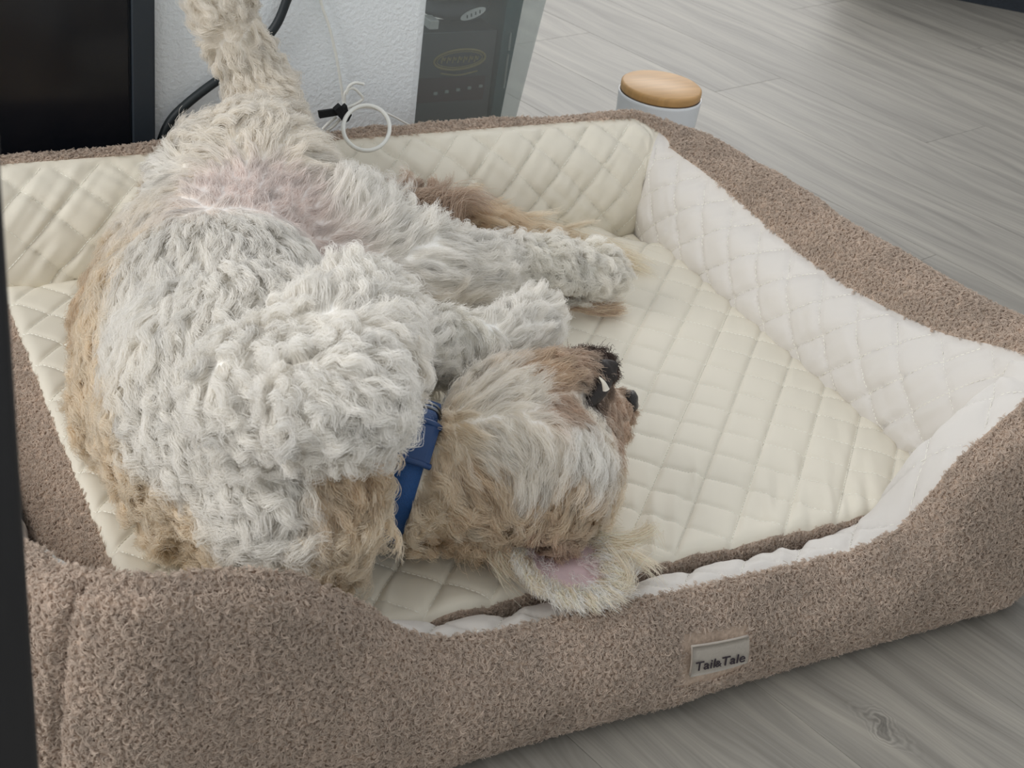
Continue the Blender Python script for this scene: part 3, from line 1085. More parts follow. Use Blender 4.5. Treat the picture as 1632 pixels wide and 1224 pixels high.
# relax
nbr = np.concatenate([BF[:, [0, 1]], BF[:, [1, 2]], BF[:, [2, 3]], BF[:, [3, 0]]])
for _ in range(3):
    acc = np.zeros_like(BV); cn = np.zeros(len(BV))
    np.add.at(acc, nbr[:, 0], BV[nbr[:, 1]]); np.add.at(acc, nbr[:, 1], BV[nbr[:, 0]])
    np.add.at(cn, nbr[:, 0], 1); np.add.at(cn, nbr[:, 1], 1)
    BV = BV * 0.5 + 0.5 * acc / cn[:, None]

dog = empty('dog', tuple(at(400, 640, .10)))
tag(dog, 'fluffy cream and white dog asleep on its back in the dog bed', 'dog')

# grooming guides: px, py, height, flow(dx,dy), length, lift, curl, colour key
W, W2, T, T2, BR, PK, PK2, GY = 'W', 'W2', 'T', 'T2', 'BR', 'PK', 'PK2', 'GY'
CK = {'W': srgb(253, 251, 247), 'W2': srgb(251, 247, 240), 'T': srgb(243, 233, 216), 'T2': srgb(234, 219, 197), 'BR': srgb(212, 193, 176),
      'PK': srgb(240, 232, 228), 'PK2': srgb(244, 236, 234), 'GY': srgb(249, 247, 242), 'DK': srgb(92, 78, 72), 'TN': srgb(222, 203, 181)}
G = [
    # trunk, white front
    (300, 430, .27, -2, 10, 4.4, .16, .35, W), (400, 420, .28, 1, 10, 4.6, .2, .45, W), (350, 520, .29, -3, 9, 4.0, .25, .6, W), (250, 520, .25, -9, 4, 3.0, .35, .8, W),
    (450, 480, .28, 3, 10, 4.4, .22, .45, W), (300, 620, .28, -3, 9, 2.8, .5, 1.2, W), (400, 620, .30, 2, 9, 2.8, .5, 1.3, W), (250, 700, .22, -2, 10, 2.8, .45, 1.2, W), (350, 720, .27, 1, 10, 2.8, .45, 1.2, W),
    (450, 720, .26, 2, 9, 3.0, .5, 1.2, W), (400, 800, .20, 1, 10, 3.2, .45, 1.2, W), (300, 360, .25, -5, 8, 2.6, .08, .2, W2), (440, 370, .28, 3, 9, 4.0, .16, .35, W),
    # tan back edge
    (180, 460, .15, -8, 6, 3.0, .35, .7, T2), (150, 560, .14, -9, 3, 3.2, .35, .8, T2), (160, 650, .14, -9, 5, 3.2, .35, .8, T), (215, 760, .13, -4, 9, 3.2, .35, 1., T),
    (300, 830, .13, -1, 10, 3.2, .35, 1.1, T), (400, 850, .13, 1, 10, 3.4, .35, 1.2, T2), (480, 850, .13, 1, 10, 3.4, .4, 1.2, T2), (215, 400, .18, -6, 7, 2.8, .3, .6, T), (200, 560, .19, -8, 5, 3.0, .3, .7, T),
    (500, 800, .18, 4, 9, 3.2, .4, 1.2, T2), (560, 850, .13, 1, 10, 3.4, .35, 1.2, T),
    (185, 620, .19, -8, 5, 3.0, .3, .8, T), (210, 480, .21, -8, 5, 3.0, .3, .6, T), (205, 700, .17, -6, 8, 3.0, .35, .9, T), (170, 510, .17, -8, 5, 3.0, .35, .7, T2), (290, 800, .16, -2, 9, 3.0, .35, 1., T),
    # rump, top
    (260, 290, .26, -8, -4, 3.4, .35, .6, W), (330, 250, .28, -3, -9, 3.2, .35, .6, W2), (420, 240, .28, 2, -8, 3.0, .35, .8, W2), (300, 330, .26, -7, 3, 2.8, .2, .4, W2), (230, 350, .22, -8, 2, 3.0, .3, .5, T),
    (480, 240, .28, 6, 6, 2.6, .3, .8, W2),
    # groin
    (400, 320, .28, 3, -6, 1.2, .2, .3, PK), (470, 310, .28, 5, -6, 1.4, .25, .3, PK), (340, 325, .27, -2, -5, 1.3, .2, .3, PK), (540, 390, .25, 8, 1, 1.2, .15, .3, PK), (510, 350, .27, 5, -5, 1.3, .2, .3, PK),
    # raised leg
    (445, 190, .29, 5, 8, 2.2, .6, 1.4, W2), (415, 130, .34, 4, 8, 2.0, .6, 1.4, W2), (375, 60, .38, -6, -6, 2.2, .6, 1.3, W2), (350, 10, .41, -6, -8, 2.2, .6, 1.2, W2),
    # lying hind leg
    (570, 340, .24, 2, -9, 3.6, .45, .7, W), (640, 370, .23, 6, -6, 3.2, .35, .6, W), (620, 440, .23, 9, 1, 3.0, .12, .3, W), (700, 430, .21, 9, 1, 3.0, .12, .3, W), (700, 490, .18, 8, 4, 2.6, .25, .4, W2),
    (790, 410, .18, 8, -3, 2.2, .5, 1.3, W), (860, 420, .17, 8, 3, 2.0, .6, 1.5, GY), (940, 430, .16, 7, 5, 2.0, .6, 1.4, GY), (980, 450, .14, 9, 3, 2.0, .5, 1.2, GY),
    # tail
    (640, 325, .20, 6, -5, 4.5, .5, 1., BR), (720, 345, .16, 9, 1, 6.0, .25, .6, T2), (820, 375, .13, 9, 2, 7.0, .12, .4, T), (590, 320, .22, 2, -8, 4.0, .4, .8, W),
    # fore leg
    (660, 540, .23, 5, -5, 2.6, .45, .5, W), (740, 545, .22, 3, 7, 2.2, .3, .4, GY), (800, 510, .22, 6, -7, 2.6, .5, .8, W), (850, 495, .21, 8, -4, 2.8, .5, .8, W), (700, 590, .20, 3, 9, 2.2, .3, .4, GY),
    # folded leg
    (560, 470, .335, 4, -8, 2.6, .5, 1.2, W), (600, 520, .31, 8, 3, 2.8, .5, 1.2, W), (560, 590, .34, 8, 4, 2.8, .55, 1.4, W), (590, 650, .29, 8, 4, 2.8, .55, 1.4, W), (500, 660, .335, 3, 9, 2.6, .6, 1.7, W), (470, 580, .33, 4, 5, 2.6, .6, 1.6, W),
    (600, 600, .28, 8, 3, 2.8, .4, 1.2, W2), (630, 640, .24, 6, 7, 2.6, .3, .6, T),
    # neck
    (560, 730, .24, 7, 7, 3.0, .35, 1., T2), (590, 800, .19, 1, 9, 3.4, .35, 1.1, T), (620, 850, .13, -2, 10, 3.2, .35, 1.1, T), (700, 650, .23, 4, 6, 2.8, .3, .6, T), (700, 740, .22, -2, 9, 2.8, .4, 1.2, T), (690, 820, .16, -1, 9, 3.2, .4, 1.4, T), (740, 850, .13, 1, 9, 3.2, .4, 1.2, T2),
    # head
    (760, 640, .23, 8, -2, 2.8, .25, .4, W2), (800, 700, .22, 5, 5, 2.8, .25, .4, W2), (780, 770, .20, 2, 9, 3.0, .35, .8, T2), (860, 730, .21, 1, 9, 3.0, .3, .4, W2), (920, 710, .20, 1, 9, 2.8, .3, .4, W), (880, 790, .17, 3, 8, 3.0, .4, .7, T2), (940, 780, .14, 5, 7, 2.6, .4, .7, T),
    (840, 820, .14, 3, 7, 3.2, .4, .8, BR), (780, 820, .15, -2, 8, 3.4, .4, .9, T2),
    # jaw and muzzle
    (840, 625, .23, 7, -4, 2.0, .2, .3, W2), (880, 600, .235, 8, -2, 1.6, .25, .4, 'TN'), (930, 580, .23, 8, 3, 1.2, .3, .4, BR), (950, 575, .22, 4, 6, .8, .3, .3, 'DK'), (900, 640, .225, 8, 3, 1.5, .2, .3, BR), (940, 625, .21, 6, 5, .7, .2, .2, 'DK'),
    (960, 670, .185, 2, 7, 1.2, .25, .3, BR), (990, 650, .18, 3, 6, .7, .25, .2, BR), (985, 690, .15, 1, 8, 1.2, .25, .3, 'TN'), (930, 670, .20, 1, 9, 2.0, .25, .3, W2),
]
GPOS = np.array([at(g[0], g[1], g[2]) for g in G])
GDIR = np.array([unit(at(g[0] + g[3] * 3, g[1] + g[4] * 3, g[2]) - at(g[0], g[1], g[2])) for g in G])
# flows along the raised leg and up the wall run in the picture's vertical: use the Y plane there
for i, g in enumerate(G):
    if g[1] < 260 and g[2] > .27:
        y_ = GPOS[i][1]
        GDIR[i] = unit(atY(g[0] + g[3] * 3, g[1] + g[4] * 3, y_) - GPOS[i])
GPAR = np.array([[g[5] / 100, g[6], g[7]] for g in G])
GCOL = np.array([CK[g[8]][:3] for g in G])


def groom(P, power=3.5):
    """blend of the guides around each point"""
    outd = np.zeros((len(P), 3)); par = np.zeros((len(P), 3)); col = np.zeros((len(P), 3))
    for i in range(0, len(P), 20000):
        d2 = ((P[i:i + 20000, None] - GPOS[None]) ** 2).sum(2) + 1e-5
        wt = d2 ** (-power)
        wt /= wt.sum(1, keepdims=True)
        outd[i:i + 20000] = wt @ GDIR
        par[i:i + 20000] = wt @ GPAR
        col[i:i + 20000] = wt @ GCOL
    return unit(outd), par, col


_, _, bc = groom(BV, 2.5)
body = mesh_obj('body', BV, BF, M['skin'], dog)
ca = body.data.attributes.new('hcol', 'FLOAT_COLOR', 'POINT')
bc4 = np.ones((len(BV), 4), np.float32); bc4[:, :3] = bc
ca.data.foreach_set('color', bc4.ravel())

def make_fur(nstr, rng):
    tri = np.concatenate([BF[:, [0, 1, 2]], BF[:, [0, 2, 3]]])

    def wgt(c):
        vis = np.where(c[:, 2] > MZ + 0.004, 1.0, 0.0)
        return vis
    P, nr, A = sample_tris(BV, tri, nstr, wgt, rng)
    # drop what faces far away from every plausible view
    view = unit(CAM - P)
    keep = (np.sum(nr * view, 1) > -0.55)
    q = (P - CC) @ CAX
    rad = np.linalg.norm((P - CC) - q[:, None] * CAX, axis=1)
    keep &= ~((np.abs(q) < 0.0115) & (rad < 0.064))
    P, nr = P[keep], nr[keep]
    n = len(P)
    fl, par, col = groom(P)
    fl = fl - np.sum(fl * nr, 1)[:, None] * nr
    fl = unit(fl + 1e-4 * nr)
    Lh, lift, curl = par.T
    # locks
    nc = n // 48
    ci = rng.choice(n, nc, replace=False)
    near = nearest(P, P[ci])
    k = 9
    s = np.linspace(0, 1, k)[None, :, None]
    ang = rng.normal(0, 0.32, nc) * (0.35 + 0.55 * np.clip(curl[ci], 0, 1.3))
    sd = np.cross(nr[ci], fl[ci])
    fdir = fl[ci] * np.cos(ang)[:, None] + sd * np.sin(ang)[:, None]
    sdir = np.cross(nr[ci], fdir)
    Lc = Lh[ci] * rng.uniform(0.75, 1.2, nc)
    cu = curl[ci] * rng.uniform(0.6, 1.3, nc)
    ph = rng.uniform(0, 6.28, nc)[:, None, None]
    fq = (4.0 + 3.0 * cu)[:, None, None]
    amp = (0.085 * cu * Lc)[:, None, None]
    lf_ = (lift[ci] * rng.uniform(0.6, 1.5, nc))[:, None, None]
    L3 = Lc[:, None, None]
    gc = P[ci][:, None] + L3 * (fdir[:, None] * (0.92 * s) + nr[ci][:, None] * (lf_ * (1.7 * s - 1.35 * s * s) + 0.05 * s))
    gc = gc + amp * (s ** 0.6) * (sdir[:, None] * np.sin(fq * s * 1.3 + ph) + nr[ci][:, None] * (0.8 * np.cos(fq * s * 1.3 + ph)))
    Gd = gc[near]
    Lr = rng.uniform(0.8, 1.12, n)[:, None, None]
    strand = P[:, None] + (Gd - P[ci][near][:, None]) * Lr
    wg = 0.74 * s ** 0.8
    pts = strand * (1 - wg) + (P[ci][near][:, None] + (Gd - P[ci][near][:, None]) * Lr) * wg
    # frizz
    fz = rng.normal(size=(n, 1, 3)) * 0.0011
    ph2 = rng.uniform(0, 6.28, (n, 1, 1))
    pts = pts + fz * s * np.sin(5 * s + ph2) * 1.4 + rng.normal(size=(n, 1, 3)) * 0.0019 * s
    # colour: tone per lock and per strand
    tone = (1 + 0.07 * rng.normal(size=nc))[near] * (1 + 0.05 * rng.normal(size=n))
    cols = col * tone[:, None]
    cols = np.clip(cols * np.minimum(1, 0.97 / cols.max(1))[:, None], 0.01, 0.98)
    return P, pts, cols


def settle(pts):
    """keep strands above the cushion"""
    zmin = np.where((pts[..., 0] > X0) & (pts[..., 1] > Y0) & (pts[..., 1] < Y1), MZ + 0.003, 0.0)
    # soft squash
    low = pts[..., 2] < zmin + 0.004
    pts[..., 2] = np.where(low, zmin + 0.001 + 0.003 * np.exp((pts[..., 2] - zmin - 0.004) * 40), pts[..., 2])
    return pts


def off_collar(pts, rng, p=0.94):
    q = (pts - CC) @ CAX
    rad = np.linalg.norm((pts - CC) - q[..., None] * CAX, axis=2)
    hit = ((np.abs(q) < 0.0102) & (rad > 0.03) & (rad < 0.074)).any(1)
    return ~hit


rng = np.random.default_rng(21)
P, pts, cols = make_fur(340000, rng)
pts = settle(pts)
k = off_collar(pts, rng)
curves_obj('fur', pts[k], np.linspace(0.00022, 0.00010, pts.shape[1]), cols[k], M['hair'], dog)

# ---- ear: cupped flap lying inside-out over the front edge of the cushion
def ear():
    ctrl = [(834, 836), (890, 828), (938, 850), (966, 890), (974, 926), (944, 946), (890, 944), (846, 916), (822, 880), (818, 852)]
    ring = catmull(ctrl + ctrl[:1], 61)[:-1]
    cen = np.array([893, 893])
    nr_ = 10
    top = []
    for j in range(nr_ + 1):
        t = j / nr_
        for i in range(60):
            q = cen + (ring[i] - cen) * t
            base = np.hypot(q[0] - 835, q[1] - 848) / 150
            z = 0.121 + 0.010 * t * t - 0.010 * base + 0.006 * (1 - t) * 0
            top.append(at(q[0], q[1], z))
    top = np.array(top)
    fc = grid_faces(nr_ + 1, 60, False, True)
    bot = top - np.array([0, 0, 0.004])
    m_ = len(top)
    rim = [(nr_ * 60 + i, nr_ * 60 + (i + 1) % 60, m_ + nr_ * 60 + (i + 1) % 60, m_ + nr_ * 60 + i) for i in range(60)]
    faces = [tuple(q) for q in fc] + [tuple(m_ + i for i in q[::-1]) for q in fc] + rim
    return np.vstack([top, bot]), faces, top.reshape(nr_ + 1, 60, 3), ring


v, f, ETOP, ERING = ear()
earo = mesh_obj('ear', v, f, M['pinkskin'], dog)
tag(earo, 'pink inside of a floppy ear folded open')


# loose hair strokes drawn along picture paths at a given height
def wisps(paths, rng):
    allp, allc = [], []
    for pp, zz, n, spread, ck in paths:
        c = np.array([at(x, y, z) for (x, y), z in zip(pp, zz)])
        base = catmull(c, 9)
        for _ in range(n):
            o0 = rng.normal(size=3) * spread; o1 = rng.normal(size=3) * spread
            s = np.linspace(0, 1, 9)[:, None]
            le = rng.uniform(0.7, 1.0)
            q = catmull(base[:], 9)
            q = np.stack([np.interp(np.linspace(0, le, 9), np.linspace(0, 1, 9), q[:, i]) for i in range(3)], 1)
            allp.append(q + o0 * (1 - s) + o1 * s * 1.2 + 0.0015 * np.sin(7 * s + rng.uniform(0, 6)) * rng.normal(size=3))
            allc.append(np.clip(np.array(CK[ck][:3]) * (1 + 0.1 * rng.normal()), 0, .92))
    return np.array(allp), np.array(allc)


ep = []
# hair lying flat over the leather, thicker towards the rim, combed away from the ear's root
root_ = np.array([822, 842])
for i in range(1500):
    t = rng.integers(0, 60); rr_ = rng.random() ** 0.5
    q = np.array([893, 893]) + (ERING[t] - np.array([893, 893])) * rr_
    if rng.random() > (0.05 + 0.95 * smooth(0.74, 1.0, rr_)): continue
    d_ = q - root_; d_ = d_ / (np.linalg.norm(d_) + 1e-6)
    d2_ = d_ * 0.75 + (ERING[t] - np.array([893, 893])) / 110 * 0.5
    L_ = rng.uniform(24, 40) if rr_ > .6 else rng.uniform(16, 28)
    zb = 0.1215 + .010 * rr_ ** 2 - .010 * np.hypot(q[0] - 835, q[1] - 848) / 150
    m1, m2 = q + d2_ * L_ * .5, q + d2_ * L_ + np.array([4, 3])
    ep.append(([tuple(q), tuple(m1), tuple(m2)], [zb, zb + .005, zb + .001], 16 if rr_ > .6 else 4, .0016, ('T' if rng.random() < .5 else 'W2') if rr_ > .7 else 'PK2'))
big = [([(940, 850), (985, 865), (1030, 850), (1035, 842), (1045, 870)], [.12, .125, .125, .122, .118], 90, .0045, 'T'),
       ([(945, 870), (1000, 880), (1040, 905), (1050, 915)], [.12, .125, .122, .118], 60, .004, 'T'),
       ([(950, 850), (990, 900), (1000, 930), (985, 945), (960, 950)], [.12, .125, .125, .122, .118], 80, .004, 'T'),
       ([(940, 940), (980, 940), (1010, 905), (1030, 880)], [.12, .12, .12, .118], 40, .004, 'W2'),
       ([(800, 800), (770, 850), (800, 900), (850, 930)], [.15, .135, .125, .118], 90, .005, 'T2'),
       ([(815, 820), (795, 860), (800, 905), (830, 935)], [.14, .135, .125, .118], 90, .005, 'T'),
       ([(790, 810), (745, 845), (745, 880), (760, 900)], [.15, .135, .122, .115], 70, .005, 'T2'),
       ([(830, 800), (800, 835), (790, 870), (800, 890)], [.15, .145, .135, .122], 120, .006, 'BR'),
       ([(860, 790), (900, 825), (950, 840), (985, 838)], [.15, .145, .130, .118], 140, .006, 'T'),
       ([(900, 790), (950, 815), (965, 840)], [.14, .130, .118], 120, .006, 'T')]
ep += big
# tail plume feathering over the cushion
tp = []
for i in range(46):
    t = i / 45
    x_ = 640 + 230 * t; y_ = 325 + 58 * t
    tp.append(([(x_, y_), (x_ + 60, y_ + 4 + 6 * math.sin(i)), (x_ + 130, y_ + 26), (x_ + 180, y_ + 50)], [.20 - .075 * t, .185 - .065 * t, .150 - .035 * t, .112], 60, .006, 'BR' if t < .2 else ('T2' if t < .6 else 'T')))
for i in range(10):
    tp.append(([(640 + i * 9, 345 + i), (650 + i * 9, 315), (690 + i * 9, 318), (720 + i * 8, 335)], [.19, .215, .205, .18], 60, .006, 'BR'))
for i in range(12):
    tp.append(([(890 + i * 3, 478 + i * .5), (940 + i * 2, 492), (985 + i, 490 + i * .4)], [.112, .112, .108], 60, .004, 'T2' if i % 2 else 'BR'))
# chin whiskers
wk = [([(925 + i * 6, 572), (922 + i * 7, 560 - (i % 3) * 2), (918 + i * 8, 553 + (i % 2) * 3)], [.222, .228, .23], 5, .002, 'DK') for i in range(8)]
wp, wc = wisps(ep + tp + wk, rng)
wk_ = settle(wp)
curves_obj('long_hair', wk_, np.linspace(0.00026, 0.00010, 9), wc, M['hair'], dog)


# ---- nose, lips, tooth
def blob(name, c, ax, ay, az, mat, parent, bump=0.0, seed=0.0):
    n, m_ = 28, 18
    th = np.linspace(0, 2 * math.pi, n, endpoint=False)[:, None]; phv = np.linspace(0.02, math.pi - 0.02, m_)[None, :]
    d = np.stack([np.sin(phv) * np.cos(th), np.sin(phv) * np.sin(th), np.cos(phv) + 0 * th], -1)
    rr = 1 + bump * vnoise(d[..., 0] * 2 + seed, d[..., 1] * 2, d[..., 2] * 2)
    v = np.array(c) + rr[..., None] * (d[..., :1] * np.array(ax) + d[..., 1:2] * np.array(ay) + d[..., 2:] * np.array(az))
    f = [tuple(q) for q in grid_faces(n, m_, True)]
    f.append(tuple(i * m_ for i in range(n)))
    f.append(tuple(i * m_ + m_ - 1 for i in range(n))[::-1])
    return mesh_obj(name, v.reshape(-1, 3), f, mat, parent)


camR, camU, camB = RM[:, 0], RM[:, 1], RM[:, 2]
blob('nose', at(1003, 640, .178), camR * .0085, camU * .0105, camB * .011, M['blackwet'], dog, 0.10)
blob('lip', at(955, 592, .222), camR * .015, camU * .012, camB * .012, M['liprub'], dog, 0.25, 3)
lp = catmull([at(962, 600, .218), at(952, 625, .212), at(930, 648, .208), at(905, 668, .205)], 16)
v, f = tube_vf(lp, np.linspace(.0095, .004, 16), 12)
mesh_obj('lip', v, f, M['liprub'], dog)
tk = catmull([at(966, 621, .224), at(962, 610, .230), at(955, 601, .233)], 10)
v, f = tube_vf(tk, np.linspace(.0030, .0006, 10), 12)
tag(mesh_obj('tooth', v, f, M['tooth'], dog), 'pointed white canine tooth')
for dx, dy in ((0, 0), (6, -3)):
    tk = catmull([at(974 + dx, 612 + dy, .203), at(973 + dx, 607 + dy, .206), at(971 + dx, 603 + dy, .208)], 6)
    v, f = tube_vf(tk, np.linspace(.0024, .0008, 6), 10)
    mesh_obj('tooth', v, f, M['tooth'], dog)


# ---- collar: its loop follows the neck
v = []
for i in range(120):
    a = 2 * math.pi * i / 120
    d = e1 * math.cos(a) + e2 * math.sin(a)
    for (o, r) in ((-.01125, 0), (-.01025, .0026), (0, .0032), (.01025, .0026), (.01125, 0)):
        v.append(CC + d * (CRAD[i] + r) + CAX * o)
v = np.array(v)
v[:, 2] = np.maximum(v[:, 2], MZ + .002)
collar = mesh_obj('collar', v, np.concatenate([grid_faces(120, 5, True, False)]), M['blue'], dog)
tag(collar, 'blue webbing collar')
ta = math.radians(58)


def cpt(a, r, o): return CC + (e1 * math.cos(a) + e2 * math.sin(a)) * r + CAX * o


bv = []
for i in range(9):
    a = ta - 0.26 + 0.52 * i / 8
    for (o, r) in ((-.0145, .001), (-.0145, .0065), (-.010, .0085), (.010, .0085), (.0145, .0065), (.0145, .001)):
        bv.append(cpt(a, CR + r + .0015, o))
bf = [tuple(q) for q in grid_faces(9, 6, False, True)] + [tuple(range(6))[::-1], tuple(48 + i for i in range(6))]
buck = mesh_obj('buckle', bv, bf, M['blueplast'], collar, False)
for sg in (-1, 1):
    tp_ = [cpt(ta + sg * .27, CR + .006, -.0155), cpt(ta + sg * .27, CR + .009, -.008), cpt(ta + sg * .27, CR + .0095, .008), cpt(ta + sg * .27, CR + .006, .0155)]
    v, f = tube_vf(catmull(tp_, 14), .0026, 10)
    mesh_obj('buckle_bar', v, f, M['blueplast'], collar)
for dq, rr_ in ((.48, .0014), (.56, .0011)):
    tp_ = [cpt(ta + dq, CR + .003, -.013), cpt(ta + dq, CR + .010, -.007), cpt(ta + dq, CR + .011, .007), cpt(ta + dq, CR + .003, .013)]
    v, f = tube_vf(catmull(tp_, 16), rr_, 8)
    mesh_obj('ring', v, f, M['metal'], collar)

# ------------------------------------------------------------------ jar with bamboo lid
jc = at(1055, 134, .125)
dist = np.linalg.norm(jc - CAM)
jr = 65 / F_PX * dist * 0.985
jar = empty('storage_jar', (jc[0], jc[1], 0))
tag(jar, 'white ceramic jar with a round bamboo lid on the floor', 'jar')
pr = [(0, 0), (jr * .86, 0), (jr * .92, .004), (jr * .97, .04), (jr * 1.02, .106), (jr * 1.025, .110), (jr * 1.0, .111), (jr * .96, .106), (jr * .93, .03), (0, .02)]
v, f = lathe_vf(pr, 72, (jc[0], jc[1], 0))
mesh_obj('pot', v, f, M['ceramic'], jar)
pr = [(0, .125), (jr * .94, .125), (jr * .985, .123), (jr * .99, .120), (jr * .99, .1135), (jr * .97, .1115), (0, .1115)]
v, f = lathe_vf(pr, 72, (jc[0], jc[1], 0))
lid = mesh_obj('lid', v, f, M['bamboo'], jar)
tag(lid, 'round bamboo lid')

# ------------------------------------------------------------------ clear storage bin and what it holds
BY = 1.60
bx1 = atY(829, 195, BY)[0]; bx1t = atY(873, 0, BY)[0]
zt_ = 0.36
slope = (bx1t - bx1) / (atY(873, 0, BY)[2] - atY(829, 195, BY)[2])
xb = bx1 - slope * (atY(829, 195, BY)[2]); xt = xb + slope * zt_
binr = empty('storage_bin', (0.80, 1.78, 0))
tag(binr, 'clear plastic storage bin beside the white wall', 'storage bin')
xl = 0.735
BIN_OUT = [(xl, BY + .02), (xb, BY + .02), (xb, 2.0), (xl, 2.0)]
BIN_TOP = [(xl - .005, BY), (xt, BY), (xt, 2.02), (xl - .005, 2.02)]


def panel(name, a, b, at_, bt_, t=0.0025):
    n_ = np.array([b[1] - a[1], -(b[0] - a[0])]); n_ = n_ / np.linalg.norm(n_) * t
    v = [(*a, .002), (*b, .002), (*bt_, zt_), (*at_, zt_)]
    v2 = [(p[0] - n_[0], p[1] - n_[1], p[2]) for p in v]
    return mesh_obj(name, v + v2, [(0, 1, 2, 3), (7, 6, 5, 4), (0, 4, 5, 1), (1, 5, 6, 2), (2, 6, 7, 3), (3, 7, 4, 0)], M['plastic'], binr, False)


for i in range(4):
    panel('side_wall', BIN_OUT[i], BIN_OUT[(i + 1) % 4], BIN_TOP[i], BIN_TOP[(i + 1) % 4])
mesh_obj('bin_floor', [(x, y, z) for z in (.002, .005) for x, y in BIN_OUT], [(3, 2, 1, 0), (4, 5, 6, 7), (0, 1, 5, 4), (1, 2, 6, 5), (2, 3, 7, 6), (3, 0, 4, 7)], M['plastic'], binr, False)
rimp = [(*q, zt_) for q in BIN_TOP]
v, f = tube_vf(np.array([np.array(rimp[i]) * (1 - t) + np.array(rimp[(i + 1) % 4]) * t for i in range(4) for t in np.linspace(0, 1, 8, endpoint=False)]), .006, 8, True)
mesh_obj('rim', v, f, M['plastic'], binr)

# boxes inside
gy = 1.645
gb = empty('game_box', (0.80, gy + .03, 0.006))
tag(gb, 'dark grey card box with a gold oval emblem inside the clear bin', 'box')
gx0, gx1 = xl + .006, atY(784, 120, gy)[0]
gz0 = atY(730, 165, gy)[2]; gz1 = atY(740, 50, gy)[2]
box('carton', gx0, gx1, gy, gy + .05, .006, gz1, M['boxgrey'], gb, .0015)
pz0, pz1 = atY(735, 160, gy)[2], atY(735, 122, gy)[2]
box('printed_panel', gx0 + .004, gx1 - .010, gy - .0008, gy, pz0, pz1, M['boxmar'], gb)
ec = atY(733, 95, gy - .001)
for rx, rz, rad_ in ((.037, .0135, .0016), (.033, .0105, .0007)):
    a_ = np.linspace(0, 2 * math.pi, 48, endpoint=False)
    pth = np.stack([ec[0] + rx * np.cos(a_), np.full(48, gy - .0006), ec[2] + rz * np.sin(a_) + .05 * rx * np.cos(a_)], 1)
    v, f = tube_vf(pth, rad_, 6, True)
    tag(mesh_obj('emblem_ring', v, f, M['gold'], gb), 'gold oval outline')
for i in range(7):
    x_ = ec[0] - .024 + i * .008
    pth = [(x_ - .0025, gy - .0006, ec[2] - .0045), (x_ - .001, gy - .0006, ec[2] + .004), (x_ + .0015, gy - .0006, ec[2] - .001), (x_ + .003, gy - .0006, ec[2] + .0035)]
    v, f = tube_vf(catmull(pth, 12), .0009, 6)
    mesh_obj('emblem_stroke', v, f, M['gold'], gb)
v, f = tube_vf(catmull([(ec[0] - .026, gy - .0006, ec[2] - .018), (ec[0], gy - .0006, ec[2] - .0215), (ec[0] + .028, gy - .0006, ec[2] - .017)], 20), .0011, 6)
mesh_obj('emblem_stroke', v, f, M['gold'], gb)
for i in range(5):
    q = atY(694 + i * 18, 149 - i * 3, gy - .001)
    v, f = box_vf(q[0] - .0026, q[0] + .0026, gy - .0016, gy - .0007, q[2] - .002, q[2] + .002)
    mesh_obj('printed_mark', v, f, M['greytext'], gb, False)

tb = empty('teal_folder', (gx1 + .012, gy + .05, .006))
tag(tb, 'dark teal folder standing upright at the right inside the clear bin', 'folder')
tx0 = gx1 + .0015; tx1 = atY(829, 60, gy)[0] - .004
tz0 = atY(805, 168, gy)[2]
tilt = (atY(833, 10, gy)[0] - atY(818, 168, gy)[0])
zt2 = .33
v = []
for yy in (gy - .005, gy + .12):
    v += [(tx0, yy, .006), (xb - .005, yy, .006), (atY(834, 10, gy)[0], yy, zt2), (tx0 + .006, yy, zt2)]
mesh_obj('cover', v, [(0, 1, 2, 3), (7, 6, 5, 4), (0, 4, 5, 1), (1, 5, 6, 2), (2, 6, 7, 3), (3, 7, 4, 0)], M['teal'], tb, False)
for (a_, b__) in (((814, 52), (811, 80)), ((810, 86), (803, 140))):
    p0_, p1_ = atY(*a_, gy - .0055), atY(*b__, gy - .0055)
    v, f = tube_vf(np.linspace(p0_, p1_, 12), [.0012 + .0006 * (i % 2) for i in range(12)], 6)
    mesh_obj('spine_print', v, f, M['greytext'], tb)

bg = empty('cable_pouch', (0.80, gy + .04, gz1))
tag(bg, 'grey pouch with a white oval tag lying on the box in the bin', 'pouch')
bc_ = atY(732, 28, gy + .02)
bzc = gz1 + .022
blob('pouch_body', (bc_[0], gy + .05, bzc), (.050, 0, 0), (0, .045, 0), (0, 0, .021), M['bag'], bg, 0.12, 2)
oc = atY(754, 22, gy - .003)
blob('oval_tag', oc, camR * .0165 + camU * .007, (camU * .0055 - camR * .002), (0, .0012, 0), M['tagwhite'], bg)
for i in range(4):
    q = oc + (camR * .0055 + camU * .0022) * (i - 1.5)
    v, f = tube_vf(np.array([q - camU * .002, q + camU * .002]) - np.array([0, .0016, 0]), .0008, 6)
    mesh_obj('tag_mark', v, f, M['boxgrey'], bg)
q = atY(691, 41, gy - .002)
box('side_tag', q[0] - .006, q[0] + .007, gy - .003, gy + .02, q[2] - .005, q[2] + .007, M['tagwhite'], bg, .001)
q0, q1 = atY(683, 10, gy - .004), atY(796, 3, gy - .004)
dvb = box('flat_case', q0[0] - .002, q1[0], gy - .004, gy + .12, bzc + .0195, bzc + .05, M['navy'], None, .003)
tag(dvb, 'flat navy case lying on top inside the clear bin', 'case')

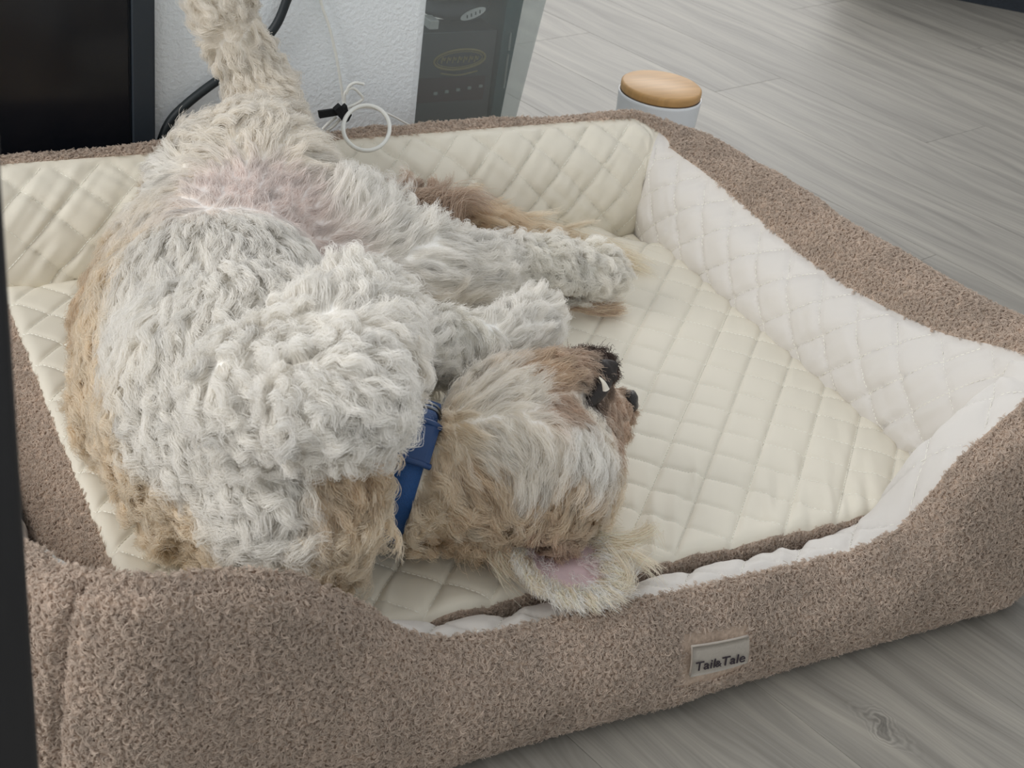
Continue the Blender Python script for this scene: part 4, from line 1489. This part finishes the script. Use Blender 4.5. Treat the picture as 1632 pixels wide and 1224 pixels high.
# ------------------------------------------------------------------ cables at the wall
yb = 1.492
cp = [(468, -520), (486, -300), (490, -150), (478, -60), (457, 0), (440, 40), (412, 74), (375, 108), (330, 140), (295, 168), (272, 192), (258, 222), (250, 262)]
path = catmull([atY(x, y, yb) for x, y in cp], 60)
v, f = tube_vf(path, .0052, 12)
tag(mesh_obj('power_cable', v, f, M['cable']), 'thick black power cable curving down the white wall', 'cable')

wc_ = empty('thin_cable', tuple(atY(550, 180, 1.45)))
tag(wc_, 'thin white cable coiled in a loop and bound with a black tie', 'cable')
path = catmull([atY(x, y, 1.498) for x, y in ((540, -520), (530, -300), (514, -140), (507, -60), (511, 0), (524, 40), (535, 85), (543, 130), (548, 165))], 40)
v, f = tube_vf(path, .0017, 8)
mesh_obj('lead', v, f, M['wire'], wc_)
a_ = np.linspace(0, 2 * math.pi, 60, endpoint=False)
pth = []
for t in a_:
    x_, y_ = 584 + 37 * math.cos(t), 204 + 36 * math.sin(t)
    pth.append(atY(x_, y_, 1.392 - .030 * math.sin(t)))
v, f = tube_vf(np.array(pth), .0024, 8, True)
mesh_obj('coil', v, f, M['wire'], wc_)
for pts_ in ([(549, 165), (550, 148), (562, 140), (574, 150), (578, 158), (566, 166), (552, 172)], [(560, 172), (590, 172), (620, 182), (650, 198), (665, 204)], [(536, 186), (524, 196), (514, 206)], [(542, 190), (530, 202), (520, 208)],
             [(552, 150), (556, 138), (566, 132), (580, 134)]):
    v, f = tube_vf(catmull([atY(x, y, 1.452) for x, y in pts_], 24), .0018 if len(pts_) != 5 else .0012, 8)
    mesh_obj('strand', v, f, M['wire'], wc_)


def strip(name, poly, y, th, mat, parent):
    c = [atY(x, yy, y) for x, yy in poly]
    n_ = len(c)
    v = c + [q + np.array([0, th, 0]) for q in c]
    f = [tuple(range(n_)), tuple(range(2 * n_ - 1, n_ - 1, -1))] + [(i, n_ + i, n_ + (i + 1) % n_, (i + 1) % n_) for i in range(n_)]
    return mesh_obj(name, v, f, mat, parent, False)


tie = strip('tie', [(508, 178), (537, 174), (540, 184), (510, 189)], 1.446, .004, M['velcro'], wc_)
strip('tie', [(534, 176), (543, 168), (548, 173), (553, 168), (556, 180), (561, 183), (556, 193), (549, 197), (541, 187)], 1.442, .008, M['velcro'], wc_)
